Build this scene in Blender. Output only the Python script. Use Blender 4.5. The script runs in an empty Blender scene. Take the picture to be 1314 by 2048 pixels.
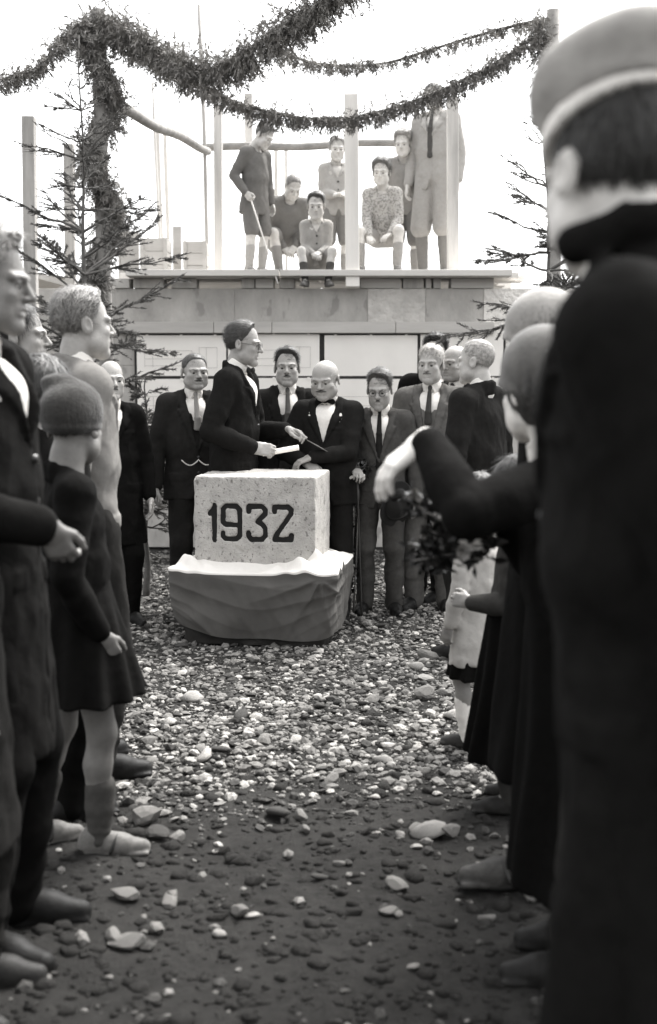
import bpy, math, random
import numpy as np
from mathutils import Vector, Matrix

# ------------------------------------------------------------------ camera, sky, sun, exposure
scene = bpy.context.scene
COL = scene.collection
F = 2350.0                      # focal length in photograph pixels (105 mm lens on 6x9 film)
CAMZ = 1.5
PITCH = math.atan((1024 - 775) / F)
cam_d = bpy.data.cameras.new('camera')
cam = bpy.data.objects.new('camera', cam_d)
COL.objects.link(cam)
cam.location = (0, 0, CAMZ)
cam.rotation_euler = (math.radians(90) - PITCH, 0, 0)
cam_d.sensor_fit = 'VERTICAL'
cam_d.sensor_height = 90.0
cam_d.lens = 90.0 * F / 2048.0
cam_d.clip_start = 0.05
cam_d.clip_end = 3000
cam_d.dof.use_dof = True
cam_d.dof.focus_distance = 6.6
cam_d.dof.aperture_fstop = 6.0
scene.camera = cam

SUN_EL, SUN_AZ = 58.0, 35.0     # azimuth from +Y towards +X: light from behind the wall, right
world = bpy.data.worlds.new('World')
scene.world = world
world.use_nodes = True
wn = world.node_tree.nodes; wl = world.node_tree.links
wn.clear()
w_out = wn.new('ShaderNodeOutputWorld'); w_bg = wn.new('ShaderNodeBackground')
w_sky = wn.new('ShaderNodeTexSky'); w_hs = wn.new('ShaderNodeHueSaturation')
w_sky.sky_type = 'NISHITA'; w_sky.sun_disc = False
w_sky.sun_elevation = math.radians(SUN_EL); w_sky.sun_rotation = math.radians(SUN_AZ)
w_sky.dust_density = 4.0
w_hs.inputs['Saturation'].default_value = 0.04      # overcast: grey light
w_bg.inputs['Strength'].default_value = 0.15
wl.new(w_sky.outputs[0], w_hs.inputs['Color']); wl.new(w_hs.outputs[0], w_bg.inputs['Color'])
wl.new(w_bg.outputs[0], w_out.inputs['Surface'])

sun_d = bpy.data.lights.new('sun', 'SUN')
sun_d.energy = 1.5; sun_d.angle = math.radians(28); sun_d.color = (1.0, 0.975, 0.94)
sun = bpy.data.objects.new('sun', sun_d); COL.objects.link(sun)
_el, _az = math.radians(SUN_EL), math.radians(SUN_AZ)
_sd = Vector((math.sin(_az) * math.cos(_el), math.cos(_az) * math.cos(_el), math.sin(_el)))
sun.rotation_euler = _sd.to_track_quat('Z', 'Y').to_euler()
sun.location = _sd * 30

scene.view_settings.view_transform = 'Standard'
scene.view_settings.look = 'None'
scene.view_settings.gamma = 1.0
scene.view_settings.exposure = 2.0
scene.view_settings.use_curve_mapping = False
scene.render.engine = 'CYCLES'
scene.cycles.max_bounces = 5
scene.cycles.diffuse_bounces = 3
scene.cycles.use_denoising = True

def at(px, py, y):
    """world point on the plane Y=y seen at a pixel of the photograph"""
    u = (px - 657) / F; v = -(py - 1024) / F
    c, s = math.cos(PITCH), math.sin(PITCH)
    d = (u, c + v * s, -s + v * c)
    t = y / d[1]
    return np.array((d[0] * t, y, CAMZ + d[2] * t))

def ground_at(px, py):
    u = (px - 657) / F; v = -(py - 1024) / F
    c, s = math.cos(PITCH), math.sin(PITCH)
    d = (u, c + v * s, -s + v * c)
    t = -CAMZ / d[2]
    return np.array((d[0] * t, d[1] * t, 0.0))

# ------------------------------------------------------------------ materials
def new_mat(name):
    m = bpy.data.materials.new(name); m.use_nodes = True
    return m, m.node_tree.nodes, m.node_tree.links, m.node_tree.nodes['Principled BSDF']

def grey(v, warm=1.0):
    return (v * (1 + .035 * warm), v, v * (1 - .05 * warm), 1)

_mats = {}
def mat(name, v, rough=.85, var=.25, scale=8.0, bump=.25, bscale=60.0, bdist=.004, stretch=(1, 1, 1),
        spots=None, weave=0.0, spec=.25, sheen=0.0):
    """grey procedural surface: two-scale colour variation, fine relief, optional darker/lighter spots"""
    if name in _mats: return _mats[name]
    m, n, l, b = new_mat(name)
    tc = n.new('ShaderNodeTexCoord'); mp = n.new('ShaderNodeMapping')
    mp.inputs['Scale'].default_value = stretch
    l.new(tc.outputs['Object'], mp.inputs['Vector'])
    n1 = n.new('ShaderNodeTexNoise'); n1.inputs['Scale'].default_value = scale; n1.inputs['Detail'].default_value = 6
    n1.inputs['Roughness'].default_value = .65
    l.new(mp.outputs[0], n1.inputs['Vector'])
    cr = n.new('ShaderNodeValToRGB')
    cr.color_ramp.elements[0].position = .28; cr.color_ramp.elements[0].color = grey(v * (1 - var))
    cr.color_ramp.elements[1].position = .74; cr.color_ramp.elements[1].color = grey(v * (1 + var))
    l.new(n1.outputs['Fac'], cr.inputs['Fac'])
    col = cr.outputs['Color']
    if spots:
        ss, sv, st = spots
        n2 = n.new('ShaderNodeTexNoise'); n2.inputs['Scale'].default_value = ss; n2.inputs['Detail'].default_value = 3
        l.new(mp.outputs[0], n2.inputs['Vector'])
        r2 = n.new('ShaderNodeValToRGB'); r2.color_ramp.elements[0].position = st; r2.color_ramp.elements[1].position = st + .06
        l.new(n2.outputs['Fac'], r2.inputs['Fac'])
        mx = n.new('ShaderNodeMixRGB'); l.new(r2.outputs['Color'], mx.inputs['Fac']); l.new(col, mx.inputs['Color1'])
        mx.inputs['Color2'].default_value = grey(sv); col = mx.outputs['Color']
    l.new(col, b.inputs['Base Color'])
    b.inputs['Roughness'].default_value = rough
    b.inputs['Specular IOR Level'].default_value = spec
    if sheen: b.inputs['Sheen Weight'].default_value = sheen
    nb = n.new('ShaderNodeTexNoise'); nb.inputs['Scale'].default_value = bscale; nb.inputs['Detail'].default_value = 5
    l.new(mp.outputs[0], nb.inputs['Vector'])
    bp = n.new('ShaderNodeBump'); bp.inputs['Strength'].default_value = bump; bp.inputs['Distance'].default_value = bdist
    l.new(nb.outputs['Fac'], bp.inputs['Height'])
    last = bp
    if weave:
        wv = n.new('ShaderNodeTexNoise'); wv.inputs['Scale'].default_value = 420; wv.inputs['Detail'].default_value = 2
        l.new(mp.outputs[0], wv.inputs['Vector'])
        b2 = n.new('ShaderNodeBump'); b2.inputs['Strength'].default_value = weave; b2.inputs['Distance'].default_value = .002
        l.new(wv.outputs['Fac'], b2.inputs['Height']); l.new(bp.outputs[0], b2.inputs['Normal']); last = b2
    l.new(last.outputs[0], b.inputs['Normal'])
    _mats[name] = m
    return m

def cloth(v, rough=.95):
    v = round(v * (.60 if v < .05 else .78 if v < .14 else 1.0), 4)
    return mat('cloth_%.4f' % v, v, rough=rough, var=.17 if v < .12 else .08, scale=38, bump=.5, bscale=22, bdist=.010, weave=.45 if v < .12 else .15, spec=.05)

def skin(v=.42):
    v = v * (.80 if v < .5 else 1.0)
    return mat('skin_%.2f' % v, v, rough=.5, var=.20, scale=17, bump=.35, bscale=110, bdist=.003, spec=.35)

def hairm(v):
    return mat('hair_%.3f' % v, v, rough=.45, var=.55, scale=55, bump=.5, bscale=120, bdist=.004, spec=.35)

# ------------------------------------------------------------------ mesh plumbing
def tag(o, label=None, cat=None, group=None, kind=None):
    if label: o['label'] = label
    if cat: o['category'] = cat
    if group: o['group'] = group
    if kind: o['kind'] = kind
    return o

def mesh_np(name, V, faces, smooth=True):
    """faces: an (n,k) array or a list of such arrays"""
    me = bpy.data.meshes.new(name)
    V = np.asarray(V, np.float32)
    if not isinstance(faces, list): faces = [faces]
    faces = [np.asarray(f, np.int32) for f in faces if len(f)]
    me.vertices.add(len(V)); me.vertices.foreach_set('co', V.ravel())
    loops = np.concatenate([f.ravel() for f in faces]) if faces else np.zeros(0, np.int32)
    tot = np.concatenate([np.full(len(f), f.shape[1], np.int32) for f in faces]) if faces else np.zeros(0, np.int32)
    me.loops.add(len(loops)); me.loops.foreach_set('vertex_index', loops)
    me.polygons.add(len(tot))
    st = np.concatenate([[0], np.cumsum(tot)[:-1]]).astype(np.int32)
    me.polygons.foreach_set('loop_start', st); me.polygons.foreach_set('loop_total', tot)
    me.polygons.foreach_set('use_smooth', np.full(len(tot), smooth, bool))
    me.update(calc_edges=True)
    return me

def obj(name, me, material=None, parent=None, loc=None, rot=None):
    o = bpy.data.objects.new(name, me); COL.objects.link(o)
    if material is not None and me is not None and not len(me.materials): me.materials.append(material)
    if parent is not None: o.parent = parent
    if loc is not None: o.location = Vector([float(c) for c in loc])
    if rot is not None: o.rotation_euler = rot
    return o

def empty(name, loc=(0, 0, 0), rz=0.0):
    o = bpy.data.objects.new(name, None); COL.objects.link(o)
    o.location = Vector([float(c) for c in loc]); o.rotation_euler = (0, 0, rz); o.empty_display_size = .1
    return o

class MB:
    """collects simple shapes into one mesh"""
    def __init__(s): s.V = []; s.q = []; s.t = []; s.n = 0
    def add(s, V, quads=None, tris=None):
        V = np.asarray(V, float)
        if quads is not None and len(quads): s.q.append(np.asarray(quads) + s.n)
        if tris is not None and len(tris): s.t.append(np.asarray(tris) + s.n)
        s.V.append(V); s.n += len(V)
    def box(s, c, h, R=None, jit=0.0, rng=None, taper=1.0):
        V = np.array([(x, y, z) for x in (-1, 1) for y in (-1, 1) for z in (-1, 1)], float)
        V[V[:, 2] > 0, :2] *= taper
        V = V * np.asarray(h, float)
        if jit and rng is not None: V += rng.normal(0, jit, V.shape)
        if R is not None: V = V @ np.asarray(R).T
        s.add(V + np.asarray(c, float), [(0, 1, 3, 2), (4, 6, 7, 5), (0, 4, 5, 1), (2, 3, 7, 6), (0, 2, 6, 4), (1, 5, 7, 3)])
    def tube(s, P, r, n=8, cap=True):
        P = np.asarray(P, float); m = len(P)
        r = np.broadcast_to(np.asarray(r, float), (m,))
        T = np.gradient(P, axis=0); T /= np.linalg.norm(T, axis=1)[:, None] + 1e-9
        up = np.array((0, 0, 1.)) if abs(T[0, 2]) < .9 else np.array((1., 0, 0))
        A = np.cross(T, up); A /= np.linalg.norm(A, axis=1)[:, None] + 1e-9
        B = np.cross(T, A)
        a = np.linspace(0, 2 * np.pi, n, endpoint=False)
        V = P[:, None] + r[:, None, None] * (np.cos(a)[None, :, None] * A[:, None] + np.sin(a)[None, :, None] * B[:, None])
        i = np.arange(m - 1)[:, None] * n; j = np.arange(n)[None]
        q = np.stack([i + j, i + (j + 1) % n, i + n + (j + 1) % n, i + n + j], -1).reshape(-1, 4)
        V = V.reshape(-1, 3)
        tr = []
        if cap:
            V = np.vstack([V, P[0], P[-1]]); c0 = m * n; c1 = c0 + 1
            for k in range(n):
                tr.append((c0, (k + 1) % n, k)); tr.append((c1, (m - 1) * n + k, (m - 1) * n + (k + 1) % n))
        s.add(V, q, tr)
    def mesh(s, name, smooth=True):
        fs = []
        if s.q: fs.append(np.vstack(s.q))
        if s.t: fs.append(np.vstack(s.t))
        return mesh_np(name, np.vstack(s.V), fs, smooth)
    def build(s, name, material, parent=None, smooth=True, loc=None, rot=None):
        return obj(name, s.mesh(name, smooth), material, parent, loc, rot)

def bevel(o, w=.004, seg=2):
    m = o.modifiers.new('bevel', 'BEVEL'); m.width = w; m.segments = seg; m.limit_method = 'ANGLE'
    return o

# ------------------------------------------------------------------ implicit surfaces -> mesh
def nrm(v):
    v = np.asarray(v, float); return v / (np.linalg.norm(v) + 1e-12)
def rx(a):
    c, s = math.cos(a), math.sin(a); return np.array([[1, 0, 0], [0, c, -s], [0, s, c]])
def ry(a):
    c, s = math.cos(a), math.sin(a); return np.array([[c, 0, s], [0, 1, 0], [-s, 0, c]])
def rz(a):
    c, s = math.cos(a), math.sin(a); return np.array([[c, -s, 0], [s, c, 0], [0, 0, 1]])

def wob(X, Y, Z, f, seed):
    """cheap smooth pseudo-noise in about -1..1"""
    r = np.random.default_rng(seed); out = 0
    for i in range(4):
        k = r.normal(0, 1, 3); k = k / np.linalg.norm(k) * f * (.7 + .5 * i)
        out = out + np.sin(k[0] * X + k[1] * Y + k[2] * Z + r.uniform(0, 6.28) + .8 * np.sin(k[1] * X - k[2] * Y + k[0] * Z)) / (1 + .5 * i)
    return out / 2.2

class Cone:
    """round cone a->b; optional stretch (direction, factor) for oval sections; fold=(amp, waves, phase)"""
    def __init__(s, a, b, ra, rb, stretch=None, fold=None):
        s.a = np.asarray(a, float); s.b = np.asarray(b, float); s.ra = ra; s.rb = rb; s.st = stretch; s.fold = fold
        m = max(ra, rb) * (stretch[1] if stretch else 1) + (fold[0] if fold else 0)
        s.lo = np.minimum(s.a, s.b) - m; s.hi = np.maximum(s.a, s.b) + m
    def d(s, X, Y, Z):
        px, py, pz = X - s.a[0], Y - s.a[1], Z - s.a[2]; ba = s.b - s.a
        if s.st:
            w = nrm(s.st[0]); f = 1 - 1 / s.st[1]
            q = (px * w[0] + py * w[1] + pz * w[2]) * f
            px, py, pz = px - q * w[0], py - q * w[1], pz - q * w[2]
            ba = ba - w * (ba @ w) * f
        L2 = ba @ ba + 1e-12
        t = np.clip((px * ba[0] + py * ba[1] + pz * ba[2]) / L2, 0, 1)
        d = np.sqrt((px - t * ba[0]) ** 2 + (py - t * ba[1]) ** 2 + (pz - t * ba[2]) ** 2) - (s.ra + t * (s.rb - s.ra))
        if s.fold:
            am, wv, ph = s.fold
            ar = t * wv * 3.14 + ph + 6 * px + 5 * py + .8 * np.sin(23 * px - 19 * py + ph)
            d = d + am * 1.5 * (np.abs(np.sin(ar)) ** .7 - .6) * (.5 + .5 * np.sin(17 * px - 14 * py + 2 * ph + 5 * t))
        return d

class Ell:
    def __init__(s, c, r, R=None):
        s.c = np.asarray(c, float); s.r = np.asarray(r, float); s.R = None if R is None else np.asarray(R)
        e = s.r if R is None else np.sqrt((s.R ** 2) @ (s.r ** 2))
        s.lo = s.c - e; s.hi = s.c + e
    def d(s, X, Y, Z):
        x, y, z = X - s.c[0], Y - s.c[1], Z - s.c[2]
        if s.R is not None:
            R = s.R
            x, y, z = R[0, 0] * x + R[1, 0] * y + R[2, 0] * z, R[0, 1] * x + R[1, 1] * y + R[2, 1] * z, R[0, 2] * x + R[1, 2] * y + R[2, 2] * z
        r = s.r
        k0 = np.sqrt((x / r[0]) ** 2 + (y / r[1]) ** 2 + (z / r[2]) ** 2)
        k1 = np.sqrt((x / r[0] ** 2) ** 2 + (y / r[1] ** 2) ** 2 + (z / r[2] ** 2) ** 2) + 1e-9
        return k0 * (k0 - 1) / k1

class Box:
    def __init__(s, c, h, R=None, rd=.003):
        s.c = np.asarray(c, float); s.h = np.asarray(h, float); s.R = np.eye(3) if R is None else np.asarray(R); s.rd = rd
        e = np.abs(s.R) @ s.h + rd
        s.lo = s.c - e; s.hi = s.c + e
    def d(s, X, Y, Z):
        x, y, z = X - s.c[0], Y - s.c[1], Z - s.c[2]; R = s.R
        qx = np.abs(R[0, 0] * x + R[1, 0] * y + R[2, 0] * z) - s.h[0] + s.rd
        qy = np.abs(R[0, 1] * x + R[1, 1] * y + R[2, 1] * z) - s.h[1] + s.rd
        qz = np.abs(R[0, 2] * x + R[1, 2] * y + R[2, 2] * z) - s.h[2] + s.rd
        return np.sqrt(np.maximum(qx, 0) ** 2 + np.maximum(qy, 0) ** 2 + np.maximum(qz, 0) ** 2) + np.minimum(np.maximum(qx, np.maximum(qy, qz)), 0) - s.rd

class Grid:
    def __init__(s, lo, hi, vox):
        s.lo = np.asarray(lo, float) - 2.5 * vox; s.v = vox
        s.n = np.maximum(np.ceil((np.asarray(hi, float) + 2.5 * vox - s.lo) / vox).astype(int) + 1, 4)
        s.f = np.full(s.n, 1.0, np.float32)
        s.ax = [s.lo[i] + vox * np.arange(s.n[i]) for i in range(3)]
    @staticmethod
    def of(prims, vox, pad=0.0):
        lo = np.min([p.lo for p in prims], 0) - pad; hi = np.max([p.hi for p in prims], 0) + pad
        return Grid(lo, hi, vox)
    def sl(s, lo, hi):
        a = np.clip(np.floor((lo - s.lo) / s.v).astype(int), 0, s.n - 1)
        b = np.clip(np.ceil((hi - s.lo) / s.v).astype(int) + 1, 1, s.n)
        b = np.maximum(b, a + 1)
        S = tuple(slice(a[i], b[i]) for i in range(3))
        return S, s.ax[0][S[0]][:, None, None], s.ax[1][S[1]][None, :, None], s.ax[2][S[2]][None, None, :]
    def add(s, p, k=.01):
        m = k + 2.2 * s.v
        S, X, Y, Z = s.sl(p.lo - m, p.hi + m)
        d = p.d(X, Y, Z); f = s.f[S]
        h = np.clip(.5 + .5 * (f - d) / k, 0, 1)
        s.f[S] = f + (d - f) * h - k * h * (1 - h)
        return s
    def sub(s, p, k=.004):
        m = k + 2.2 * s.v
        S, X, Y, Z = s.sl(p.lo - m, p.hi + m)
        d = -p.d(X, Y, Z); f = s.f[S]
        h = np.clip(.5 - .5 * (f - d) / k, 0, 1)
        s.f[S] = f + (d - f) * h + k * h * (1 - h)
        return s
    def xyz(s): return s.ax[0][:, None, None], s.ax[1][None, :, None], s.ax[2][None, None, :]
    def cut(s, o, n, k=None):
        """keep the side opposite to normal n at point o"""
        X, Y, Z = s.xyz(); n = nrm(n)
        d = (X - o[0]) * n[0] + (Y - o[1]) * n[1] + (Z - o[2]) * n[2]
        s.f = np.maximum(s.f, d.astype(np.float32)); return s
    def net(s):
        f = s.f; v = s.v
        sg = f < 0
        cnt = np.zeros(np.array(f.shape) - 1, np.int8)
        for a in (0, 1):
            for b in (0, 1):
                for c in (0, 1):
                    cnt += sg[a:f.shape[0] - 1 + a, b:f.shape[1] - 1 + b, c:f.shape[2] - 1 + c]
        act = (cnt > 0) & (cnt < 8)
        I = np.argwhere(act)
        idx = np.full(act.shape, -1, np.int32); idx[act] = np.arange(len(I))
        acc = np.zeros((len(I), 3)); num = np.zeros(len(I))
        cs = [(a, b, c) for a in (0, 1) for b in (0, 1) for c in (0, 1)]
        cv = {c: f[I[:, 0] + c[0], I[:, 1] + c[1], I[:, 2] + c[2]].astype(float) for c in cs}
        for c in cs:
            for ax in range(3):
                if c[ax] == 1: continue
                e = list(c); e[ax] = 1; e = tuple(e)
                m = (cv[c] < 0) != (cv[e] < 0)
                t = np.where(m, cv[c] / np.where(m, cv[c] - cv[e], 1), 0)
                P = np.tile(np.array(c, float), (len(I), 1)); P[:, ax] += t
                acc[m] += P[m]; num[m] += 1
        V = s.lo + v * (I + acc / np.maximum(num, 1)[:, None])
        Q = []
        for ax in range(3):
            o1, o2 = (ax + 1) % 3, (ax + 2) % 3
            sa = [slice(None)] * 3; sb = [slice(None)] * 3
            sa[ax] = slice(0, -1); sb[ax] = slice(1, None)
            for o in (o1, o2): sa[o] = slice(1, -1); sb[o] = slice(1, -1)
            A, B = sg[tuple(sa)], sg[tuple(sb)]
            for fl, M in ((0, A & ~B), (1, ~A & B)):
                E = np.argwhere(M)
                if not len(E): continue
                E[:, o1] += 1; E[:, o2] += 1
                def cell(d1, d2):
                    c = E.copy(); c[:, o1] -= d1; c[:, o2] -= d2
                    return idx[c[:, 0], c[:, 1], c[:, 2]]
                q = np.stack([cell(1, 1), cell(0, 1), cell(0, 0), cell(1, 0)], 1)
                Q.append(q if fl == 0 else q[:, ::-1])
        return V, np.vstack(Q) if Q else np.zeros((0, 4), int)
    def obj(s, name, material, parent=None):
        V, Q = s.net()
        return obj(name, mesh_np(name, V, Q), material, parent)
# ------------------------------------------------------------------ people
def ik(S, W, l1, l2, pole):
    S = np.asarray(S, float); W = np.asarray(W, float)
    v = W - S; L = np.linalg.norm(v); mx = (l1 + l2) * .995
    if L > mx: W = S + v / L * mx; v = W - S; L = mx
    n = v / L
    a = (l1 * l1 - l2 * l2 + L * L) / (2 * L); h = math.sqrt(max(l1 * l1 - a * a, 0))
    p = np.asarray(pole, float); p = p - n * (p @ n); p = nrm(p)
    return S + n * a + p * h, W

def head_grid(vox, nb, fc):
    """canonical head, face towards -Y, origin at eye level in the middle of the skull"""
    jw, ns, ch = fc.get('jaw', 1.0), fc.get('nose', 1.0), fc.get('chub', 0.0)
    P = []
    A = lambda p, k, s=0: P.append((p, k, s))
    A(Ell((0, .014, .036), (.0755, .097, .086)), .01)
    A(Ell((0, -.030, -.030), (.060 + .3 * ch, .062, .082)), .03)
    A(Cone((-.046 * jw, -.012, -.066), (-.015 * jw, -.070, -.100), .024, .019), .03)
    A(Cone((.046 * jw, -.012, -.066), (.015 * jw, -.070, -.100), .024, .019), .03)
    A(Ell((0, -.079, -.099), (.020, .017, .018)), .016)
    for s in (-1, 1):
        A(Ell((s * .043, -.062, -.024), (.022 + .4 * ch, .020, .018)), .02)
        A(Cone((s * .012, -.0895, .0205), (s * .050, -.072, .0200), .0115, .0105), .010)
        A(Ell((s * .046, -.040, -.064), (.018 + ch, .03, .03)), .03)
    for s in (-1, 1):
        A(Ell((s * .0315, -.097, -.001), (.0195, .0185, .0125)), .009, 1)
        A(Ell((s * .0315, -.0750, -.002), (.0150, .0120, .0125)), .004)
        A(Ell((s * .0318, -.0790, .0070), (.0165, .0125, .0068), rx(-.25)), .003)
        A(Ell((s * .0315, -.0765, -.0125), (.0150, .0110, .0060)), .004)
    A(Cone((0, -.088, .013), (0, -.112 - .008 * (ns - 1), -.026 * ns), .0075, .0115), .010)
    for s in (-1, 1):
        A(Ell((s * .0125, -.0985, -.0305), (.0075, .011, .0075)), .006)
        A(Ell((s * .0075, -.106, -.0385), (.0035, .0045, .004)), .003, 1)
    A(Ell((0, -.078, -.058), (.032, .016, .022)), .014)
    A(Cone((-.019, -.0895, -.0560), (.019, -.0895, -.0560), .0050, .0050), .006)
    A(Cone((-.016, -.0890, -.0690), (.016, -.0890, -.0690), .0060, .0060), .007)
    A(Cone((-.022, -.0970, -.0625), (.022, -.0970, -.0625), .0052, .0052), .003, 1)
    for s in (-1, 1):
        R = rz(s * .35) @ rx(-.18)
        A(Ell((s * .0805, .016, -.006), (.0085, .0205, .0335), R), .006)
        A(Ell((s * .089, .013, -.002), (.006, .011, .018), R), .004, 1)
    nbv = np.asarray(nb)
    A(Cone((0, .022, -.045), nbv * .6 + np.array((0, .010, -.018)), .052, .051), .016)
    A(Cone(nbv * .6 + np.array((0, .010, -.018)), nbv + np.array((0, .004, -.02)), .051, .060), .02)
    g = Grid.of([p for p, k, s in P], vox)
    for p, k, s in P: (g.sub if s else g.add)(p, k)
    return g

def hair_grid(vox, style, seed):
    """hair as a layer over the skull that thins out to nothing at the hairline"""
    cran = Ell((0, .014, .036), (.0745, .097, .086))
    if style == 'bob':
        sh = Ell((0, .022, .018), (.092, .112, .122)); g = Grid.of([sh], vox, .012); g.add(sh, .004)
        X, Y, Z = g.xyz()
        zl = np.interp(Y, [-.12, -.085, -.055, -.03, .0, .12], [.06, .05, .0, -.07, -.095, -.095])
        g.f = g.f + (wob(X, Y, Z * .12, 260, seed) * .004).astype(np.float32)
        g.f = np.maximum(g.f, ((zl - Z) * .75 + wob(X, Y, Z, 200, seed + 5) * .003).astype(np.float32))
        g.f = np.maximum(g.f, (.062 - np.abs(X) - 10 * (Y > -.045) - 10 * (Z > .055)).astype(np.float32) * .6)
        return g
    # thickness at the sides / on top, height of the hairline from front to nape
    side, top = {'short': (.005, .020), 'side': (.005, .019), 'crop': (.0035, .009), 'curly': (.016, .030), 'tousled': (.010, .030), 'back': (.006, .020), 'bald': (.006, .0)}[style]
    if style == 'back': ys, zs = [-.12, -.080, -.050, -.030, -.005, .006, .030, .060, .12], [.16, .128, .098, .050, .010, .002, -.050, -.074, -.082]
    elif style == 'bald': ys, zs = [-.12, -.03, .0, .030, .060, .12], [.2, .06, .012, -.050, -.068, -.076]
    else: ys, zs = [-.12, -.088, -.070, -.052, -.034, -.010, .006, .030, .060, .12], [.122, .106, .094, .072, .030, .000, .000, -.050, -.072, -.080]
    g = Grid((-.11, -.13, -.10), (.11, .15, .17), vox)
    X, Y, Z = g.xyz()
    d = cran.d(X, Y, Z)
    zl = np.interp(Y, ys, zs) + .016 * np.clip(np.abs(X) / .05, 0, 1) * (Y < -.045)
    if style == 'side': zl = zl - .008 * np.clip(X / .05, -1, 1) * (Y < -.03)
    zl = zl + .004 * wob(X, Y, Z, 90, seed + 5)
    if style == 'bald': up = np.clip((.050 - .5 * np.clip(-Y, 0, 1) - Z) / .03, 0, 1)
    else: up = 1.0
    ramp = np.clip((Z - zl) / .030, 0, 1); ramp = ramp * ramp * (3 - 2 * ramp)
    tw_ = np.clip((Z - .03) / .07, 0, 1)
    t = side + (top - side) * tw_ * (1 if style != 'bald' else 0)
    if style in ('side', 'back', 'tousled'): t = t + .010 * tw_ * np.clip(-Y / .07, 0, 1)
    st = wob(X, Y * .25, Z, 300, seed) * .0015
    if style in ('curly', 'tousled'): st = st + wob(X, Y, Z, 130, seed + 2) * .005 * ramp
    f = d - (t * ramp * up - .0018) + st
    f = np.maximum(f, (zl - Z) * .9)
    if style == 'bald': f = np.maximum(f, (Z - .045 + .4 * np.clip(-Y, 0, 1)))
    g.f = np.broadcast_to(f, g.f.shape).astype(np.float32).copy()
    return g

def hair_strands(V, style, seed, hs):
    """fine ribbons lying on the hair surface, combed the way the style runs"""
    r = np.random.default_rng(seed)
    n = {'bob': 1500, 'crop': 1500, 'bald': 700}.get(style, 1700)
    P = V[r.integers(0, len(V), n)] + r.normal(0, .0015, (n, 3))
    N = (P - np.array((0, .014, .030))) / np.array((.0745, .097, .086)) ** 2; N /= np.linalg.norm(N, axis=1)[:, None]
    if style == 'back': T = np.tile((0., 1, -.15), (n, 1))
    elif style == 'side': T = np.stack([np.where(P[:, 0] > -.028, 1., -1.), np.full(n, .55), np.full(n, -.3)], 1)
    elif style == 'bob': T = np.tile((0., .1, -1), (n, 1))
    elif style in ('curly', 'tousled'): T = r.normal(0, 1, (n, 3))
    else: T = P - np.array((0, .06, .14)); T = T + np.array((0, 0, -.02))
    T = T + r.normal(0, .22, (n, 3)) * np.linalg.norm(T, axis=1)[:, None]
    T = T - N * (T * N).sum(1)[:, None]; T /= np.linalg.norm(T, axis=1)[:, None] + 1e-9
    L = {'bob': .055, 'crop': .010, 'bald': .012, 'back': .045, 'side': .040}.get(style, .030) * r.uniform(.6, 1.2, n)[:, None]
    lift = {'curly': .012, 'tousled': .010, 'crop': .0025}.get(style, .0035) * r.uniform(.2, 1.3, n)[:, None]
    S = np.cross(N, T) * (.0011 if style != 'crop' else .0009)
    p0, p1, p2 = P, P + T * L * .5 + N * lift, P + T * L + N * lift * r.uniform(.2, 1.4, n)[:, None]
    if style != 'bob':
        c = np.array((0, .014, .036)); rr = np.array((.0745, .097, .086)) + .002
        for p_ in (p1, p2):          # keep the tips outside the skull
            q = (p_ - c) / rr; m = np.linalg.norm(q, axis=1); k_ = np.where(m < 1, 1 / m, 1.0); p_ += (k_ - 1)[:, None] * (p_ - c)
    VV = np.stack([p0 - S, p0 + S, p1 + S * .8, p1 - S * .8, p2 + S * .25, p2 - S * .25], 1).reshape(-1, 3)
    i = 6 * np.arange(n)[:, None]
    return VV, np.vstack([i + np.array((0, 1, 2, 3)), i + np.array((3, 2, 4, 5))])

def sphere_mesh(name, c, r, R, nu=14, nv=9, dark=.5, mats=()):
    """eyeball: pole towards the gaze, the cap in the second material"""
    V = [(0, -1, 0)]; 
    for i in range(1, nv):
        th = math.pi * i / nv
        for j in range(nu):
            a = 2 * math.pi * j / nu
            V.append((math.sin(th) * math.cos(a), -math.cos(th), math.sin(th) * math.sin(a)))
    V.append((0, 1, 0)); V = np.array(V)
    T = []; Qd = []; mt = []
    for j in range(nu): T.append((0, 1 + (j + 1) % nu, 1 + j)); mt.append(1)
    mq = []
    for i in range(nv - 2):
        for j in range(nu):
            Qd.append((1 + i * nu + j, 1 + i * nu + (j + 1) % nu, 1 + (i + 1) * nu + (j + 1) % nu, 1 + (i + 1) * nu + j))
            mq.append(1 if math.pi * (i + 1.2) / nv < dark else 0)
    e = len(V) - 1
    for j in range(nu): T.append((e, 1 + (nv - 2) * nu + j, 1 + (nv - 2) * nu + (j + 1) % nu)); mt.append(0)
    me = mesh_np(name, (V * r) @ np.asarray(R).T + np.asarray(c), [np.array(Qd), np.array(T)])
    for m in mats: me.materials.append(m)
    me.polygons.foreach_set('material_index', np.array(mq + mt, np.int32))
    return me

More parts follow.
